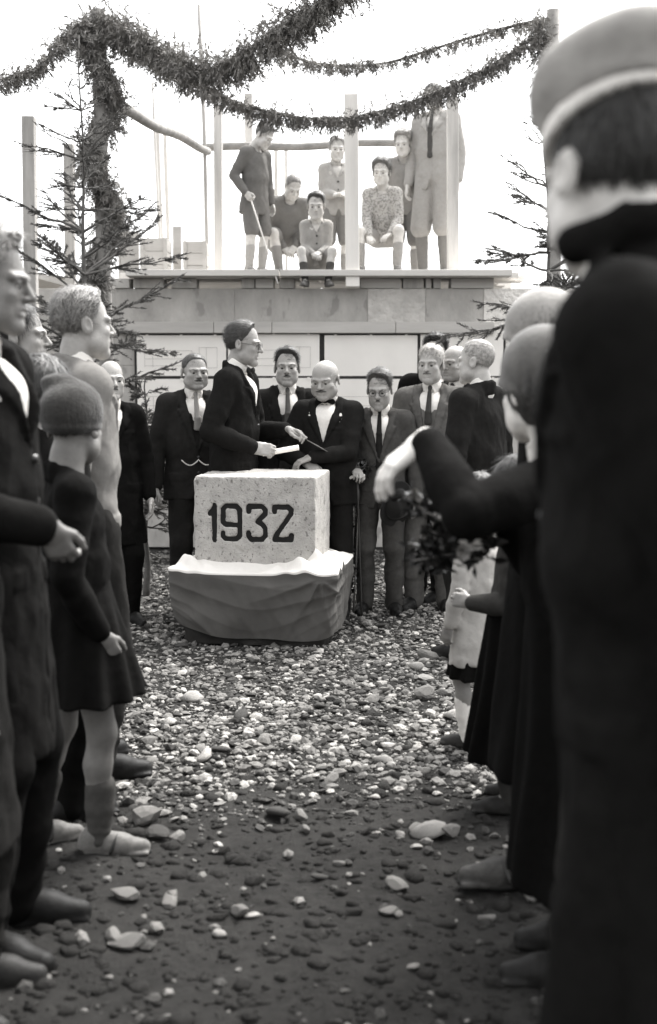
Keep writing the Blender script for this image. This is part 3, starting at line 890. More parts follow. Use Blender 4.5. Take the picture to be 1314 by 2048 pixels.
def hat_fedora(p, k, put, body, v, seed, HX):
    g = Grid((-.19, -.22, .02), (.19, .22, .22), .007)
    g.add(Cone((0, .008, .06), (0, .01, .135), .088, .068, ((0, 1, 0), 1.2)), .01)
    g.sub(Ell((0, 0, .215), (.018, .08, .03)), .03)
    X, Y, Z = g.xyz()
    r = np.sqrt((X / .15) ** 2 + ((Y - .008) / .175) ** 2)
    br = np.maximum(np.abs(Z - (.055 + .03 * np.clip(r, 0, 1.2) ** 3 * (np.abs(X) / .15))) - .005, (r - 1) * .15)
    g.f = np.minimum(g.f, br.astype(np.float32))
    g.f = np.maximum(g.f, (.045 - Z).astype(np.float32))
    put('hat', g, mat('felt_%.3f' % v, v, rough=.95, var=.2, scale=20, bump=.4, bscale=80, bdist=.004, spec=.15, sheen=.2), True)
def hat_peaked(p, k, put, body, v, seed, HX):
    m = mat('felt_%.3f' % v, v, rough=.95, var=.2, scale=20, bump=.4, bscale=80, bdist=.004, spec=.1)
    g = Grid((-.17, -.19, -.01), (.17, .20, .26), .008)
    g.add(Cone((0, .012, .070), (0, .010, .10), .090, .100, ((0, 1, 0), 1.18)), .012)
    g.add(Ell((0, .020, .134), (.108, .132, .050), rx(.20)), .03)
    X, Y, Z = g.xyz()
    g.f = g.f + (.004 * wob(X, Y, Z, 26, seed)).astype(np.float32)
    g.f = np.maximum(g.f, (.070 + .22 * Y - Z).astype(np.float32))
    put('hat', g, m, True)
    g = Grid((-.14, -.17, -.02), (.14, .18, .15), .006)
    g.add(Cone((0, .012, .02), (0, .011, .12), .0925, .0955, ((0, 1, 0), 1.18)), .004)
    X, Y, Z = g.xyz(); c = .062 + .30 * Y - Z
    g.f = np.maximum(g.f, (np.abs(c) - .012).astype(np.float32))
    put('hat_band', g, mat('pale_band', .75, rough=.8, var=.08), True)
HATS = {'peaked': hat_peaked, 'beanie': hat_beanie, 'cloche': hat_cloche, 'cap': hat_cap, 'fedora': hat_fedora}
# ------------------------------------------------------------------ ground
rng = np.random.default_rng(7)
def ghgt(x, y):
    x = np.asarray(x, float); y = np.asarray(y, float); z0 = np.zeros_like(x)
    h = .020 * wob(x, y, z0, 1.7, 3) + .012 * wob(x, y, z0, 5.5, 4) + .008 * wob(x, y, z0, 14, 5) + .006 * np.abs(wob(x, y, z0, 33, 6)) + .004 * wob(x, y, z0, 62, 8)
    fade = np.clip((14 - y) / 3, 0, 1) * np.clip((5 - np.abs(x)) / 1.5, 0, 1) * np.clip((y + .5) / 1, 0, 1)
    return h * fade
xs = np.concatenate([[-900, -300, -100, -40, -16, -9], np.arange(-6, -2.6, .12), np.arange(-2.6, 2.6, .032), np.arange(2.6, 6.01, .12), [9, 16, 40, 100, 300, 900]])
ys = np.concatenate([[-60, -20, -8, -3, -1], np.arange(0, 1.6, .1), np.arange(1.6, 8.6, .032), np.arange(8.6, 15, .15), [18, 25, 40, 80, 200, 600, 1500]])
GX, GY = np.meshgrid(xs, ys, indexing='ij')
GZ = ghgt(GX, GY)
nx_, ny_ = len(xs), len(ys)
I_ = (np.arange(nx_ - 1)[:, None] * ny_ + np.arange(ny_ - 1)[None]).ravel()
gq = np.stack([I_, I_ + ny_, I_ + ny_ + 1, I_ + 1], 1)
m, n, l, b = new_mat('soil')
tc = n.new('ShaderNodeTexCoord')
def nz_(sc, det=8, ro=.7):
    t = n.new('ShaderNodeTexNoise'); t.inputs['Scale'].default_value = sc; t.inputs['Detail'].default_value = det; t.inputs['Roughness'].default_value = ro
    l.new(tc.outputs['Object'], t.inputs['Vector']); return t
n1, n2, n3 = nz_(1.6), nz_(24, 10, .8), nz_(140, 4, .8)
vo = n.new('ShaderNodeTexVoronoi'); vo.inputs['Scale'].default_value = 55; l.new(tc.outputs['Object'], vo.inputs['Vector'])
cr = n.new('ShaderNodeValToRGB')
for e, (ps, v) in zip((cr.color_ramp.elements[0], cr.color_ramp.elements[1]), ((.35, .013), (.72, .050))): e.position = ps; e.color = grey(v)
mx = n.new('ShaderNodeMixRGB'); mx.inputs['Fac'].default_value = .55
l.new(n1.outputs['Fac'], mx.inputs['Color1']); l.new(n2.outputs['Fac'], mx.inputs['Color2']); l.new(mx.outputs[0], cr.inputs['Fac'])
pe = n.new('ShaderNodeValToRGB'); pe.color_ramp.elements[0].position = .66; pe.color_ramp.elements[1].position = .74   # small pale grit
l.new(n3.outputs['Fac'], pe.inputs['Fac'])
m2 = n.new('ShaderNodeMixRGB'); l.new(pe.outputs[0], m2.inputs['Fac']); l.new(cr.outputs[0], m2.inputs['Color1']); m2.inputs['Color2'].default_value = grey(.10)
l.new(m2.outputs[0], b.inputs['Base Color']); b.inputs['Roughness'].default_value = .95; b.inputs['Specular IOR Level'].default_value = .15
bp1 = n.new('ShaderNodeBump'); bp1.inputs['Strength'].default_value = .7; bp1.inputs['Distance'].default_value = .045; l.new(n2.outputs['Fac'], bp1.inputs['Height'])
bp2 = n.new('ShaderNodeBump'); bp2.inputs['Strength'].default_value = .6; bp2.inputs['Distance'].default_value = .008; l.new(n3.outputs['Fac'], bp2.inputs['Height']); l.new(bp1.outputs[0], bp2.inputs['Normal'])
l.new(bp2.outputs[0], b.inputs['Normal'])
ground = obj('ground', mesh_np('ground', np.stack([GX.ravel(), GY.ravel(), GZ.ravel()], 1), gq), m)
tag(ground, kind='structure')

# ------------------------------------------------------------------ stones
def ico(sub=0):
    t = (1 + 5 ** .5) / 2
    V = [(-1, t, 0), (1, t, 0), (-1, -t, 0), (1, -t, 0), (0, -1, t), (0, 1, t), (0, -1, -t), (0, 1, -t), (t, 0, -1), (t, 0, 1), (-t, 0, -1), (-t, 0, 1)]
    V = [nrm(v) for v in V]
    Fc = [(0, 11, 5), (0, 5, 1), (0, 1, 7), (0, 7, 10), (0, 10, 11), (1, 5, 9), (5, 11, 4), (11, 10, 2), (10, 7, 6), (7, 1, 8), (3, 9, 4), (3, 4, 2), (3, 2, 6), (3, 6, 8), (3, 8, 9), (4, 9, 5), (2, 4, 11), (6, 2, 10), (8, 6, 7), (9, 8, 1)]
    for _ in range(sub):
        c = {}; nf = []
        def mid(a, b_):
            kk = (min(a, b_), max(a, b_))
            if kk not in c: c[kk] = len(V); V.append(nrm((V[a] + V[b_]) / 2))
            return c[kk]
        for a, b_, d in Fc:
            x, y, z = mid(a, b_), mid(b_, d), mid(d, a); nf += [(a, x, z), (b_, y, x), (d, z, y), (x, y, z)]
        Fc = nf
    return np.array(V), np.array(Fc)
def stone_mat(name, v):
    return mat(name, v, rough=.85, var=.35, scale=22, bump=.45, bscale=70, bdist=.006, spots=(90, v * .45, .60), spec=.2)
SM3 = [stone_mat('stone_dark', .045), stone_mat('stone_mid', .14), stone_mat('stone_pale', .29)]
iv1, if1 = ico(1); iv0, if0 = ico(0)
stone_mesh = []
for i in range(9):
    V = iv1 * (1 + .16 * wob(iv1[:, :1], iv1[:, 1:2], iv1[:, 2:], 2.3, 40 + i) + .11 * wob(iv1[:, :1], iv1[:, 1:2], iv1[:, 2:], 5, 60 + i))
    V = iv1.copy()
    for _ in range(9):                      # broken faces: press the ball flat against random planes
        nn = nrm(rng.normal(0, 1, 3)); h_ = rng.uniform(.42, .78); dd = V @ nn; V = V - np.maximum(dd - h_, 0)[:, None] * nn * .9
    V = V * (1 + .07 * wob(iv1[:, :1], iv1[:, 1:2], iv1[:, 2:], 3.5, 40 + i)) / np.abs(V).max()
    V = V * np.array((1, rng.uniform(.55, .9), rng.uniform(.30, .48)))
    me = mesh_np('stone', V, if1, i % 3 == 0); me.materials.append(SM3[(0, 1, 1, 2, 1, 2, 1, 2, 0)[i]]); stone_mesh.append(me)
def density(x, y):
    """gravel lies thick round the block and thins out on the trodden soil near the camera"""
    n_ = wob(x, y, 0 * x, 2.2, 11)
    return np.clip((y - 3.75 + .45 * n_ + .18 * np.abs(x)) / .9, 0, 1) * .93 + .02
def put_stone(x, y, r, kind=None, sink=.35):
    i = rng.integers(9) if kind is None else kind
    o = obj('stone', stone_mesh[i], None, ground, (x, y, float(ghgt(x, y)) + r * .45 * (1 - sink)), (rng.uniform(-.25, .25), rng.uniform(-.25, .25), rng.uniform(0, 6.28)))
    s_ = r * rng.uniform(.85, 1.15, 3); o.scale = s_
    return o
# stones one can point at in the photograph: pixel, radius in metres, mesh
marked = [(858, 1308, .075, 1), (833, 1326, .055, 3), (848, 1350, .065, 5), (845, 1385, .07, 2), (748, 1390, .055, 2), (702, 1397, .045, 4),
          (383, 1390, .070, 3), (480, 1426, .060, 0), (512, 1424, .040, 5), (362, 1293, .060, 0), (510, 1320, .042, 2), (762, 1250, .05, 0), (838, 1272, .04, 0),
          (856, 1664, .070, 3), (905, 1664, .050, 2), (826, 1655, .040, 2), (832, 1690, .026, 5), (800, 1668, .022, 3), (562, 1630, .066, 0), (600, 1630, .045, 2),
          (318, 1668, .055, 8), (290, 1640, .075, 4), (355, 1670, .045, 1), (248, 1802, .050, 1), (340, 1803, .042, 1), (480, 1826, .042, 2), (505, 1830, .025, 5),
          (795, 1768, .045, 2), (776, 1824, .036, 1), (795, 1830, .022, 2), (975, 1830, .03, 1), (226, 1880, .045, 2), (250, 1888, .05, 1), (440, 1872, .028, 3),
          (230, 1440, .060, 8), (232, 1485, .065, 0), (215, 1455, .04, 5), (935, 1480, .05, 2), (905, 1420, .05, 3), (890, 1380, .045, 2), (765, 1515, .045, 3), (660, 1557, .045, 2),
          (445, 1500, .06, 0), (530, 1480, .06, 2), (410, 1510, .05, 3), (590, 1470, .04, 3), (640, 1410, .06, 0), (850, 1535, .04, 2), (1060, 1790, .05, 2), (1075, 1765, .045, 1),
          (850, 1430, .04, 5), (700, 1460, .05, 2), (560, 1400, .04, 5), (340, 1440, .05, 3), (300, 1480, .05, 2), (750, 1590, .03, 3), (610, 1660, .03, 2), (680, 1725, .025, 1), (640, 1750, .03, 0)]
for px, py, r, kd in marked:
    g0 = ground_at(px, py + 6); put_stone(g0[0], g0[1], r, kd)
cnt = 0
while cnt < 240:
    y = rng.uniform(3.9, 8.2); x = rng.uniform(-.30, .30) * y
    if rng.random() > density(np.array(x), np.array(y)) * .98 + .03: continue
    put_stone(x, y, float(np.clip(rng.lognormal(math.log(.026), .3), .020, .055)), None, .8); cnt += 1
# the rest of the gravel
N = 66000
y = rng.uniform(1.9, 10.8, N * 3); x = rng.uniform(-1, 1, N * 3) * (.34 * y + .15)
keep = rng.random(len(x)) < density(x, y) * np.clip(1.25 - .06 * y, .3, 1)
x, y = x[keep][:N], y[keep][:N]; Np = len(x)
r = np.clip(rng.lognormal(math.log(.0088), .62, Np), .0030, .032)
sc = np.stack([np.ones(Np), rng.uniform(.55, .95, Np), rng.uniform(.32, .65, Np)], 1) * r[:, None]
a = rng.uniform(0, 6.28, Np); tl = rng.normal(0, .25, Np)
V = iv0[None] * (1 + rng.normal(0, .17, (Np, 12, 1))) * sc[:, None]
V = np.stack([V[..., 0], V[..., 1] * np.cos(tl)[:, None] - V[..., 2] * np.sin(tl)[:, None], V[..., 1] * np.sin(tl)[:, None] + V[..., 2] * np.cos(tl)[:, None]], -1)
V = np.stack([V[..., 0] * np.cos(a)[:, None] - V[..., 1] * np.sin(a)[:, None], V[..., 0] * np.sin(a)[:, None] + V[..., 1] * np.cos(a)[:, None], V[..., 2]], -1)
V += np.stack([x, y, ghgt(x, y) + r * .25], 1)[:, None]
Fg = (if0[None] + 12 * np.arange(Np)[:, None, None]).reshape(-1, 3)
me = mesh_np('gravel', V.reshape(-1, 3), Fg, False)
for mm in SM3: me.materials.append(mm)
mi_ = rng.choice(3, Np, p=(.32, .50, .18)); nearm = (y < 4.2) & (rng.random(Np) < .75); mi_[nearm] = rng.choice(2, int(nearm.sum()), p=(.6, .4))
me.polygons.foreach_set('material_index', np.repeat(mi_, 20).astype(np.int32))
NC = 8000
yc = rng.uniform(1.9, 5.6, NC); xc = rng.uniform(-1, 1, NC) * (.34 * yc + .15); rc_ = np.clip(rng.lognormal(math.log(.0085), .7, NC), .003, .04)
Vc = iv0[None] * (1 + rng.normal(0, .2, (NC, 12, 1))) * (np.stack([np.ones(NC), rng.uniform(.6, 1, NC), rng.uniform(.3, .6, NC)], 1) * rc_[:, None])[:, None]
ac = rng.uniform(0, 6.28, NC)[:, None]
Vc = np.stack([Vc[..., 0] * np.cos(ac) - Vc[..., 1] * np.sin(ac), Vc[..., 0] * np.sin(ac) + Vc[..., 1] * np.cos(ac), Vc[..., 2]], -1) + np.stack([xc, yc, ghgt(xc, yc)], 1)[:, None]
clod = obj('soil_clods', mesh_np('soil_clods', Vc.reshape(-1, 3), (if0[None] + 12 * np.arange(NC)[:, None, None]).reshape(-1, 3)), bpy.data.materials['soil'])
tag(clod, 'crumbs and clods of dark trodden soil in the foreground', 'soil', kind='stuff')
gravel = obj('gravel', me); tag(gravel, 'loose pale and dark gravel strewn over the soil', 'gravel', kind='stuff')

# ------------------------------------------------------------------ the cornerstone with its date
conc = mat('stone_block', .40, rough=.95, var=.24, scale=9, bump=.8, bscale=95, bdist=.009, spots=(60, .20, .61), spec=.1)
BW, BD, BZ0, BZ1 = .715, .66, .30, .985
YAWB = -math.radians(7.5)
fl_ = at(381, 1130, 6.78); fr_ = at(637, 1130, 6.78)
bc = np.array(((fl_[0] + fr_[0]) / 2, 6.78, 0)) + rz(YAWB) @ np.array((0.0, BD / 2, 0))
BZ1 = float(at(500, 953, 6.78)[2])
# strokes of the figures, read off the block's face in crop pixels (crop scale 2.857, crop origin 300,900)
def face_xy(cx, cy):
    p_ = at(300 + cx / 2.857, 900 + cy / 2.857, 6.78)
    return (p_[0] - (fl_[0] + fr_[0]) / 2, p_[2])
ST = .0152
DIG = {'1': [[(362, 318), (362, 518)], [(362, 330), (336, 366)]],
       '9': [[(510, 400), (510, 345), (492, 322), (430, 322), (412, 340), (412, 415), (430, 430), (508, 430)], [(510, 400), (510, 490), (492, 510), (428, 510), (412, 494), (412, 476)]],
       '3': [[(562, 352), (562, 323), (642, 323), (658, 342), (658, 365), (612, 412), (640, 424), (658, 446), (658, 490), (640, 512), (578, 512), (562, 496), (562, 474)]],
       '2': [[(712, 352), (712, 325), (790, 325), (808, 342), (808, 366), (718, 490), (714, 511), (808, 511), (810, 486)]]}
def seg_d(Xg, Zg, a_, b_):
    a_, b_ = np.array(a_), np.array(b_); ba = b_ - a_
    t = np.clip(((Xg - a_[0]) * ba[0] + (Zg - a_[1]) * ba[1]) / (ba @ ba + 1e-12), 0, 1)
    return np.sqrt((Xg - a_[0] - t * ba[0]) ** 2 + (Zg - a_[1] - t * ba[1]) ** 2)
def digit_d(key, Xg, Zg):
    d = 1.0
    for pl in DIG[key]:
        pts = [face_xy(*c) for c in pl]
        for a_, b_ in zip(pts[:-1], pts[1:]): d = np.minimum(d, seg_d(Xg, Zg, a_, b_))
    return d - ST + .0022 * wob(Xg, 0 * Xg, Zg, 60, 91) + .0012 * wob(Xg, 0 * Xg, Zg, 190, 92)
g = Grid((-BW / 2, -BD / 2, BZ0), (BW / 2, BD / 2, BZ1), .0068)
g.add(Box((0, 0, (BZ0 + BZ1) / 2), (BW / 2, BD / 2, (BZ1 - BZ0) / 2), None, .012), .002)
X, Y, Z = g.xyz()
g.f = g.f + (.0022 * wob(X, Y, Z, 30, 1) + .0018 * wob(X, Y, Z, 75, 12) + .0018 * np.maximum(wob(X, Y, Z, 110, 2), 0) + .004 * np.clip(wob(X, Y, Z, 58, 8) - .75, 0, 1) * 6).astype(np.float32)
# chamfered right front arris and worn corners
g.cut((BW / 2 - .010, -BD / 2, 0), (1, -1, 0)); g.cut((-BW / 2 + .016, -BD / 2, BZ1 - .012), (-1, -.5, 1))
for _ in range(26):         # chips along the edges
    sx_, sz_ = rng.choice((-1, 1)), rng.random()
    if rng.random() < .5: pc_ = (sx_ * BW / 2, -BD / 2, BZ0 + .2 + (BZ1 - BZ0 - .2) * sz_)
    else: pc_ = ((sz_ * 2 - 1) * BW / 2, rng.choice((-BD / 2, BD / 2)), BZ1)
    g.sub(Ell(np.array(pc_) + rng.normal(0, .004, 3), rng.uniform(.005, .015, 3)), .004)
# carve the figures 16 mm deep
for kx in DIG:
    dd = np.maximum(digit_d(kx, X, Z), Y - (-BD / 2 + .016))
    g.f = np.maximum(g.f, -dd.astype(np.float32))
for hx, hz in ((262, 195), (463, 185)):        # two lewis marks
    c = face_xy(hx, hz); g.sub(Ell((c[0], -BD / 2, c[1]), (.005, .02, .018)), .003)
block = g.obj('cornerstone', conc)
block.location = Vector(bc); block.rotation_euler = (0, 0, YAWB)
tag(block, 'pale stone block carved with the date 1932, standing on a cloth-covered base', 'stone block')
pnt = mat('date_paint', .010, rough=.7, var=.3, bump=.3)
for kx in DIG:
    P2 = np.array([face_xy(*c) for pl in DIG[kx] for c in pl])
    lo = np.array((P2[:, 0].min() - ST, -BD / 2 + .008, P2[:, 1].min() - ST)); hi = np.array((P2[:, 0].max() + ST, -BD / 2 + .020, P2[:, 1].max() + ST))
    g = Grid(lo, hi, .0035); X, Y, Z = g.xyz()
    g.f = (np.maximum(np.maximum(digit_d(kx, X, Z) - .0015, -BD / 2 + .0095 - Y), Y - (-BD / 2 + .020)) + 0 * (X + Y + Z)).astype(np.float32)
    g.obj('carved_figure', pnt, block)

# ------------------------------------------------------------------ cloth round the base
NU, NV = 420, 90
def rrect(t, hx, hy, rr):
    """point on a rounded rectangle, t in 0..1 (starts at the front left corner, runs along the front)"""
    per = [2 * (hx - rr), math.pi / 2 * rr, 2 * (hy - rr), math.pi / 2 * rr] * 2
    tot = sum(per); s = (t % 1) * tot
    cs = [(-hx + rr, -hy, 1, 0), None, (hx, -hy + rr, 0, 1), None, (hx - rr, hy, -1, 0), None, (-hx, hy - rr, 0, -1), None]
    cc = [None, (hx - rr, -hy + rr, -90), None, (hx - rr, hy - rr, 0), None, (-hx + rr, hy - rr, 90), None, (-hx + rr, -hy + rr, 180)]
    for i in range(8):
        if s <= per[i] or i == 7:
            if i % 2 == 0:
                x0, y0, dx, dy = cs[i]; return x0 + dx * s, y0 + dy * s
            x0, y0, a0 = cc[i]; an = math.radians(a0) + s / rr; return x0 + rr * math.cos(an), y0 + rr * math.sin(an)
        s -= per[i]
TU = np.arange(NU) / NU
inner = np.array([rrect(t, BW / 2 - .02, BD / 2 - .02, .03) for t in TU]); outer = np.array([rrect(t, .500, .455, .07) for t in TU])
low = np.array([rrect(t, .468, .43, .09) for t in TU])
V = np.zeros((NU, NV, 3)); r2 = np.random.default_rng(5)
ztop = float(at(520, 1163, 6.36)[2])
for j in range(NV):
    v = j / (NV - 1)
    if v < .26:
        w_ = v / .26; P2 = inner * (1 - w_) + outer * w_
        z = ztop + .050 * (1 - w_) ** 1.5 - .004 * w_
    else:
        w_ = (v - .26) / .74; P2 = outer * (1 - w_ ** 1.6) + low * w_ ** 1.6
        z = ztop - .004 - (ztop - .045) * w_
    V[:, j, :2] = P2; V[:, j, 2] = z
X, Y, Z = V[..., 0], V[..., 1], V[..., 2]
side = np.clip((np.arange(NV) / (NV - 1) - .26) / .74, 0, 1)[None]
topm = np.clip(1 - np.abs(np.arange(NV) / (NV - 1) - .13) / .14, 0, 1)[None]
nrmv = np.zeros_like(V); nrmv[..., 0] = X * .8; nrmv[..., 1] = Y
nl = np.sqrt(nrmv[..., 0] ** 2 + nrmv[..., 1] ** 2) + 1e-6; nrmv[..., 0] /= nl; nrmv[..., 1] /= nl
front = np.clip(-Y * 3.2, 0, 1)
# swags hanging from the two front corners: folds follow parabolas that sag to the middle
s1 = (Z - ztop * .98) + 1.05 * (.25 - (X + .05) ** 2) * .75 * side
def crease(t, sharp=1.35):
    return 1 - 2 * np.abs(np.sin(t * .5)) ** (1 / sharp)
fold = .028 * crease(s1 * 33 + 5 * s1 ** 2 * 8 + .9 * np.sin(X * 5) + 1.4 * wob(X, Y, 0 * Z, 5, 31)) * np.clip(side * 2.2 - .1, 0, 1) * (.35 + .65 * np.abs(wob(X, Y, Z, 6, 33)))
fold += .007 * crease(s1 * 88 + 1.5 + X * 4 + 2 * wob(X, Y, 0 * Z, 6, 32)) * np.clip(side * 4, 0, 1) * np.clip(1.1 - side, 0, 1)
# folds radiating from the knotted right front corner
kx_, kz_ = .40, ztop - .03
ang = np.arctan2(Z - kz_, X - kx_ + 1e-4); dist = np.sqrt((X - kx_) ** 2 + (Z - kz_) ** 2)
fold += .024 * crease(ang * 9) * np.exp(-dist / .20) * np.clip(dist * 14, 0, 1) * np.clip(side * 4, 0, 1)
belly = .030 * np.sin(np.pi * np.clip(side, 0, 1)) * np.exp(-(X / .42) ** 2) * front
rest = .014 * wob(X * 1.2, Y * 1.2, Z, 16, 21) * np.clip(side * 3, 0, 1) + .008 * wob(X, Y, Z * .5, 40, 22) * np.clip(side * 4, 0, 1)
V[..., 0] += nrmv[..., 0] * (fold * (front * .85 + .15) + belly + rest); V[..., 1] += nrmv[..., 1] * (fold * (front * .85 + .15) + belly + rest)
V[..., 2] += topm * (.016 * wob(X, Y, 0 * Z, 14, 23) + .013 * np.sin(wob(X, Y, 0 * Z, 7, 24) * 9) + .006 * wob(X, Y, 0 * Z, 48, 25))
# ruffled heap at the left and right corners of the top
for cx, cy, am in ((-.40, -.36, .045), (.40, -.30, .075), (.44, -.12, .055), (.27, -.41, .03)):
    V[..., 2] += am * np.exp(-((X - cx) ** 2 + (Y - cy) ** 2) / .008) * np.clip(1 - side * 3.5, 0, 1) * (1 + .5 * np.sin(40 * (X + Y)))
# uneven lower hem
hem = side ** 3
V[..., 2] += hem * (.030 * wob(X, Y, 0 * Z, 6, 26) + .09 * np.clip(np.abs(X - .03) / .5, 0, 1) ** 2.4 * front)
V[..., 2] = np.maximum(V[..., 2], .02)
I_ = (np.arange(NU)[:, None] * NV + np.arange(NV - 1)[None]).ravel(); J_ = (((np.arange(NU) + 1) % NU)[:, None] * NV + np.arange(NV - 1)[None]).ravel()
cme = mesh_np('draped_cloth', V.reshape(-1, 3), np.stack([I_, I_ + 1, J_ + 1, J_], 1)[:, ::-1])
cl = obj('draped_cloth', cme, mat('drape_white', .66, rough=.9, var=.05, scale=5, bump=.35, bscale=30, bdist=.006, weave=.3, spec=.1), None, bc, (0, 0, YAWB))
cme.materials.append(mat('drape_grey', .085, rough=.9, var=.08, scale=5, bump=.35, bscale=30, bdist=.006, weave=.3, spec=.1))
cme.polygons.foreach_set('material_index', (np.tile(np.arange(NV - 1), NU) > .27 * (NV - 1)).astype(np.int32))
tag(cl, 'grey cloth with white upper edge draped round the base of the stone block', 'cloth')
# under layer of dark stuff, crumpled to the ground
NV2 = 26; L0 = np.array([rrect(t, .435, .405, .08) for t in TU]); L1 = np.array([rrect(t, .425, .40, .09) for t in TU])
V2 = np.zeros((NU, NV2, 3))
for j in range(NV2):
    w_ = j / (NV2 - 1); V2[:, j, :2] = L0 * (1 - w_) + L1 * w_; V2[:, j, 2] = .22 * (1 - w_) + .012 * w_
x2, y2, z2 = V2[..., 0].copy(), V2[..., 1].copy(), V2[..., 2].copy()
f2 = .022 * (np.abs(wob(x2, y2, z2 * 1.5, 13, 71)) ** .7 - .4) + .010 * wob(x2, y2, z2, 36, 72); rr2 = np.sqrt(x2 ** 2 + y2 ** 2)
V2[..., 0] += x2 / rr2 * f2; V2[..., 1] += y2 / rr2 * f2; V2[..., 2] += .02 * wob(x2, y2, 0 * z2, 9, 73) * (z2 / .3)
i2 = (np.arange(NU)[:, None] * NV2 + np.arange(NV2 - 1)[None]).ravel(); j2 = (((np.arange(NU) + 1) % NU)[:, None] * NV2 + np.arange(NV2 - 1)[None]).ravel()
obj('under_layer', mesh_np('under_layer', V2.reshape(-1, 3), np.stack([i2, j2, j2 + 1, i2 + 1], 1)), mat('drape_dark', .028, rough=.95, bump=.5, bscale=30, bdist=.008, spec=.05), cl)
mb = MB(); mb.box((0, 0, .16), (.37, .34, .16), None, .01, rng)
pd = mb.build('rubble_footing', mat('footing', .03, bump=.6), None, False, bc, (0, 0, YAWB))
tag(pd, 'dark low footing hidden under the draped cloth and stone block', 'footing')

# ------------------------------------------------------------------ wall, drawings, deck
WY = 11.0
wz = float(at(600, 577, WY)[2])
conw = mat('concrete_wall', .42, rough=.95, var=.30, scale=2.6, bump=.6, bscale=18, bdist=.02, stretch=(1, 1, .55), spots=(7, .30, .60), spec=.1)
conp = mat('concrete_pale', .55, rough=.95, var=.25, scale=5, bump=.9, bscale=14, bdist=.04, spec=.1)
conl = mat('concrete_lime', .75, rough=.95, var=.12, scale=5, bump=.9, bscale=18, bdist=.04, spec=.1)
wall = empty('concrete_wall', (0, WY, 0)); tag(wall, 'grey cast concrete wall behind the men carrying the plank deck', 'wall')
def X_at(px, y=WY): return float(at(px, 700, y)[0])
def Z_at(py, y=WY): return float(at(657, py, y)[2])
def wbox(name, x0, x1, z0, z1, dep, mt_, off=0.0, bev=.012):
    mb = MB(); mb.box(((x0 + x1) / 2, .175 + off, (z0 + z1) / 2), ((x1 - x0) / 2, dep / 2, (z1 - z0) / 2))
    return bevel(mb.build(name, mt_, wall, False), bev)
zs_ = [0, .62, 1.25, Z_at(731), wz]
xs_ = [-6.2, -4.1, X_at(232), X_at(470), X_at(735), X_at(850), X_at(966), 2.3, 4.2]
for i in range(len(zs_) - 1):
    for j in range(len(xs_) - 1):
        mt_ = conw
        if i == 3 and j == 4: mt_ = conp
        if i == 3 and j == 6: mt_ = conl
        o_f = float(rng.uniform(-.008, .008)) + (-.02 if (i == 3 and j in (4, 6)) else 0)
        wbox('panel', xs_[j] + .0006, xs_[j + 1] - .0006, zs_[i] + .0006, zs_[i + 1] - .0006, .35, mt_, o_f * .5, .004)
wood = mat('timber', .58, rough=.85, var=.36, scale=5, bump=.35, bscale=30, bdist=.005, stretch=(1, 1, .12), spec=.2)
woodh = mat('timber_lengthwise', .46, rough=.85, var=.22, scale=5, bump=.35, bscale=30, bdist=.005, stretch=(.12, 1, 1), spec=.2)
woodd = mat('timber_grey', .40, rough=.9, var=.42, scale=6, bump=.4, bscale=30, bdist=.006, stretch=(1, 1, .12), spec=.2)
log_m = mat('log_bark', .26, rough=.9, var=.3, scale=9, bump=.5, bscale=30, bdist=.008, spec=.15)
beam = empty('timber_beam', (0, WY - .06, Z_at(656))); tag(beam, 'long pale timber beam along the wall above the drawings', 'beam')
bx_ = [X_at(v_) for v_ in (238, 430, 545, 790, 985)]
for i in range(4):
    mb = MB(); mb.box(((bx_[i] + bx_[i + 1]) / 2, 0, 0), ((bx_[i + 1] - bx_[i]) / 2 - .002, .045 + .003 * (i % 2), (Z_at(645) - Z_at(667)) / 2), None)
    bevel(mb.build('board', woodh, beam, False), .004)
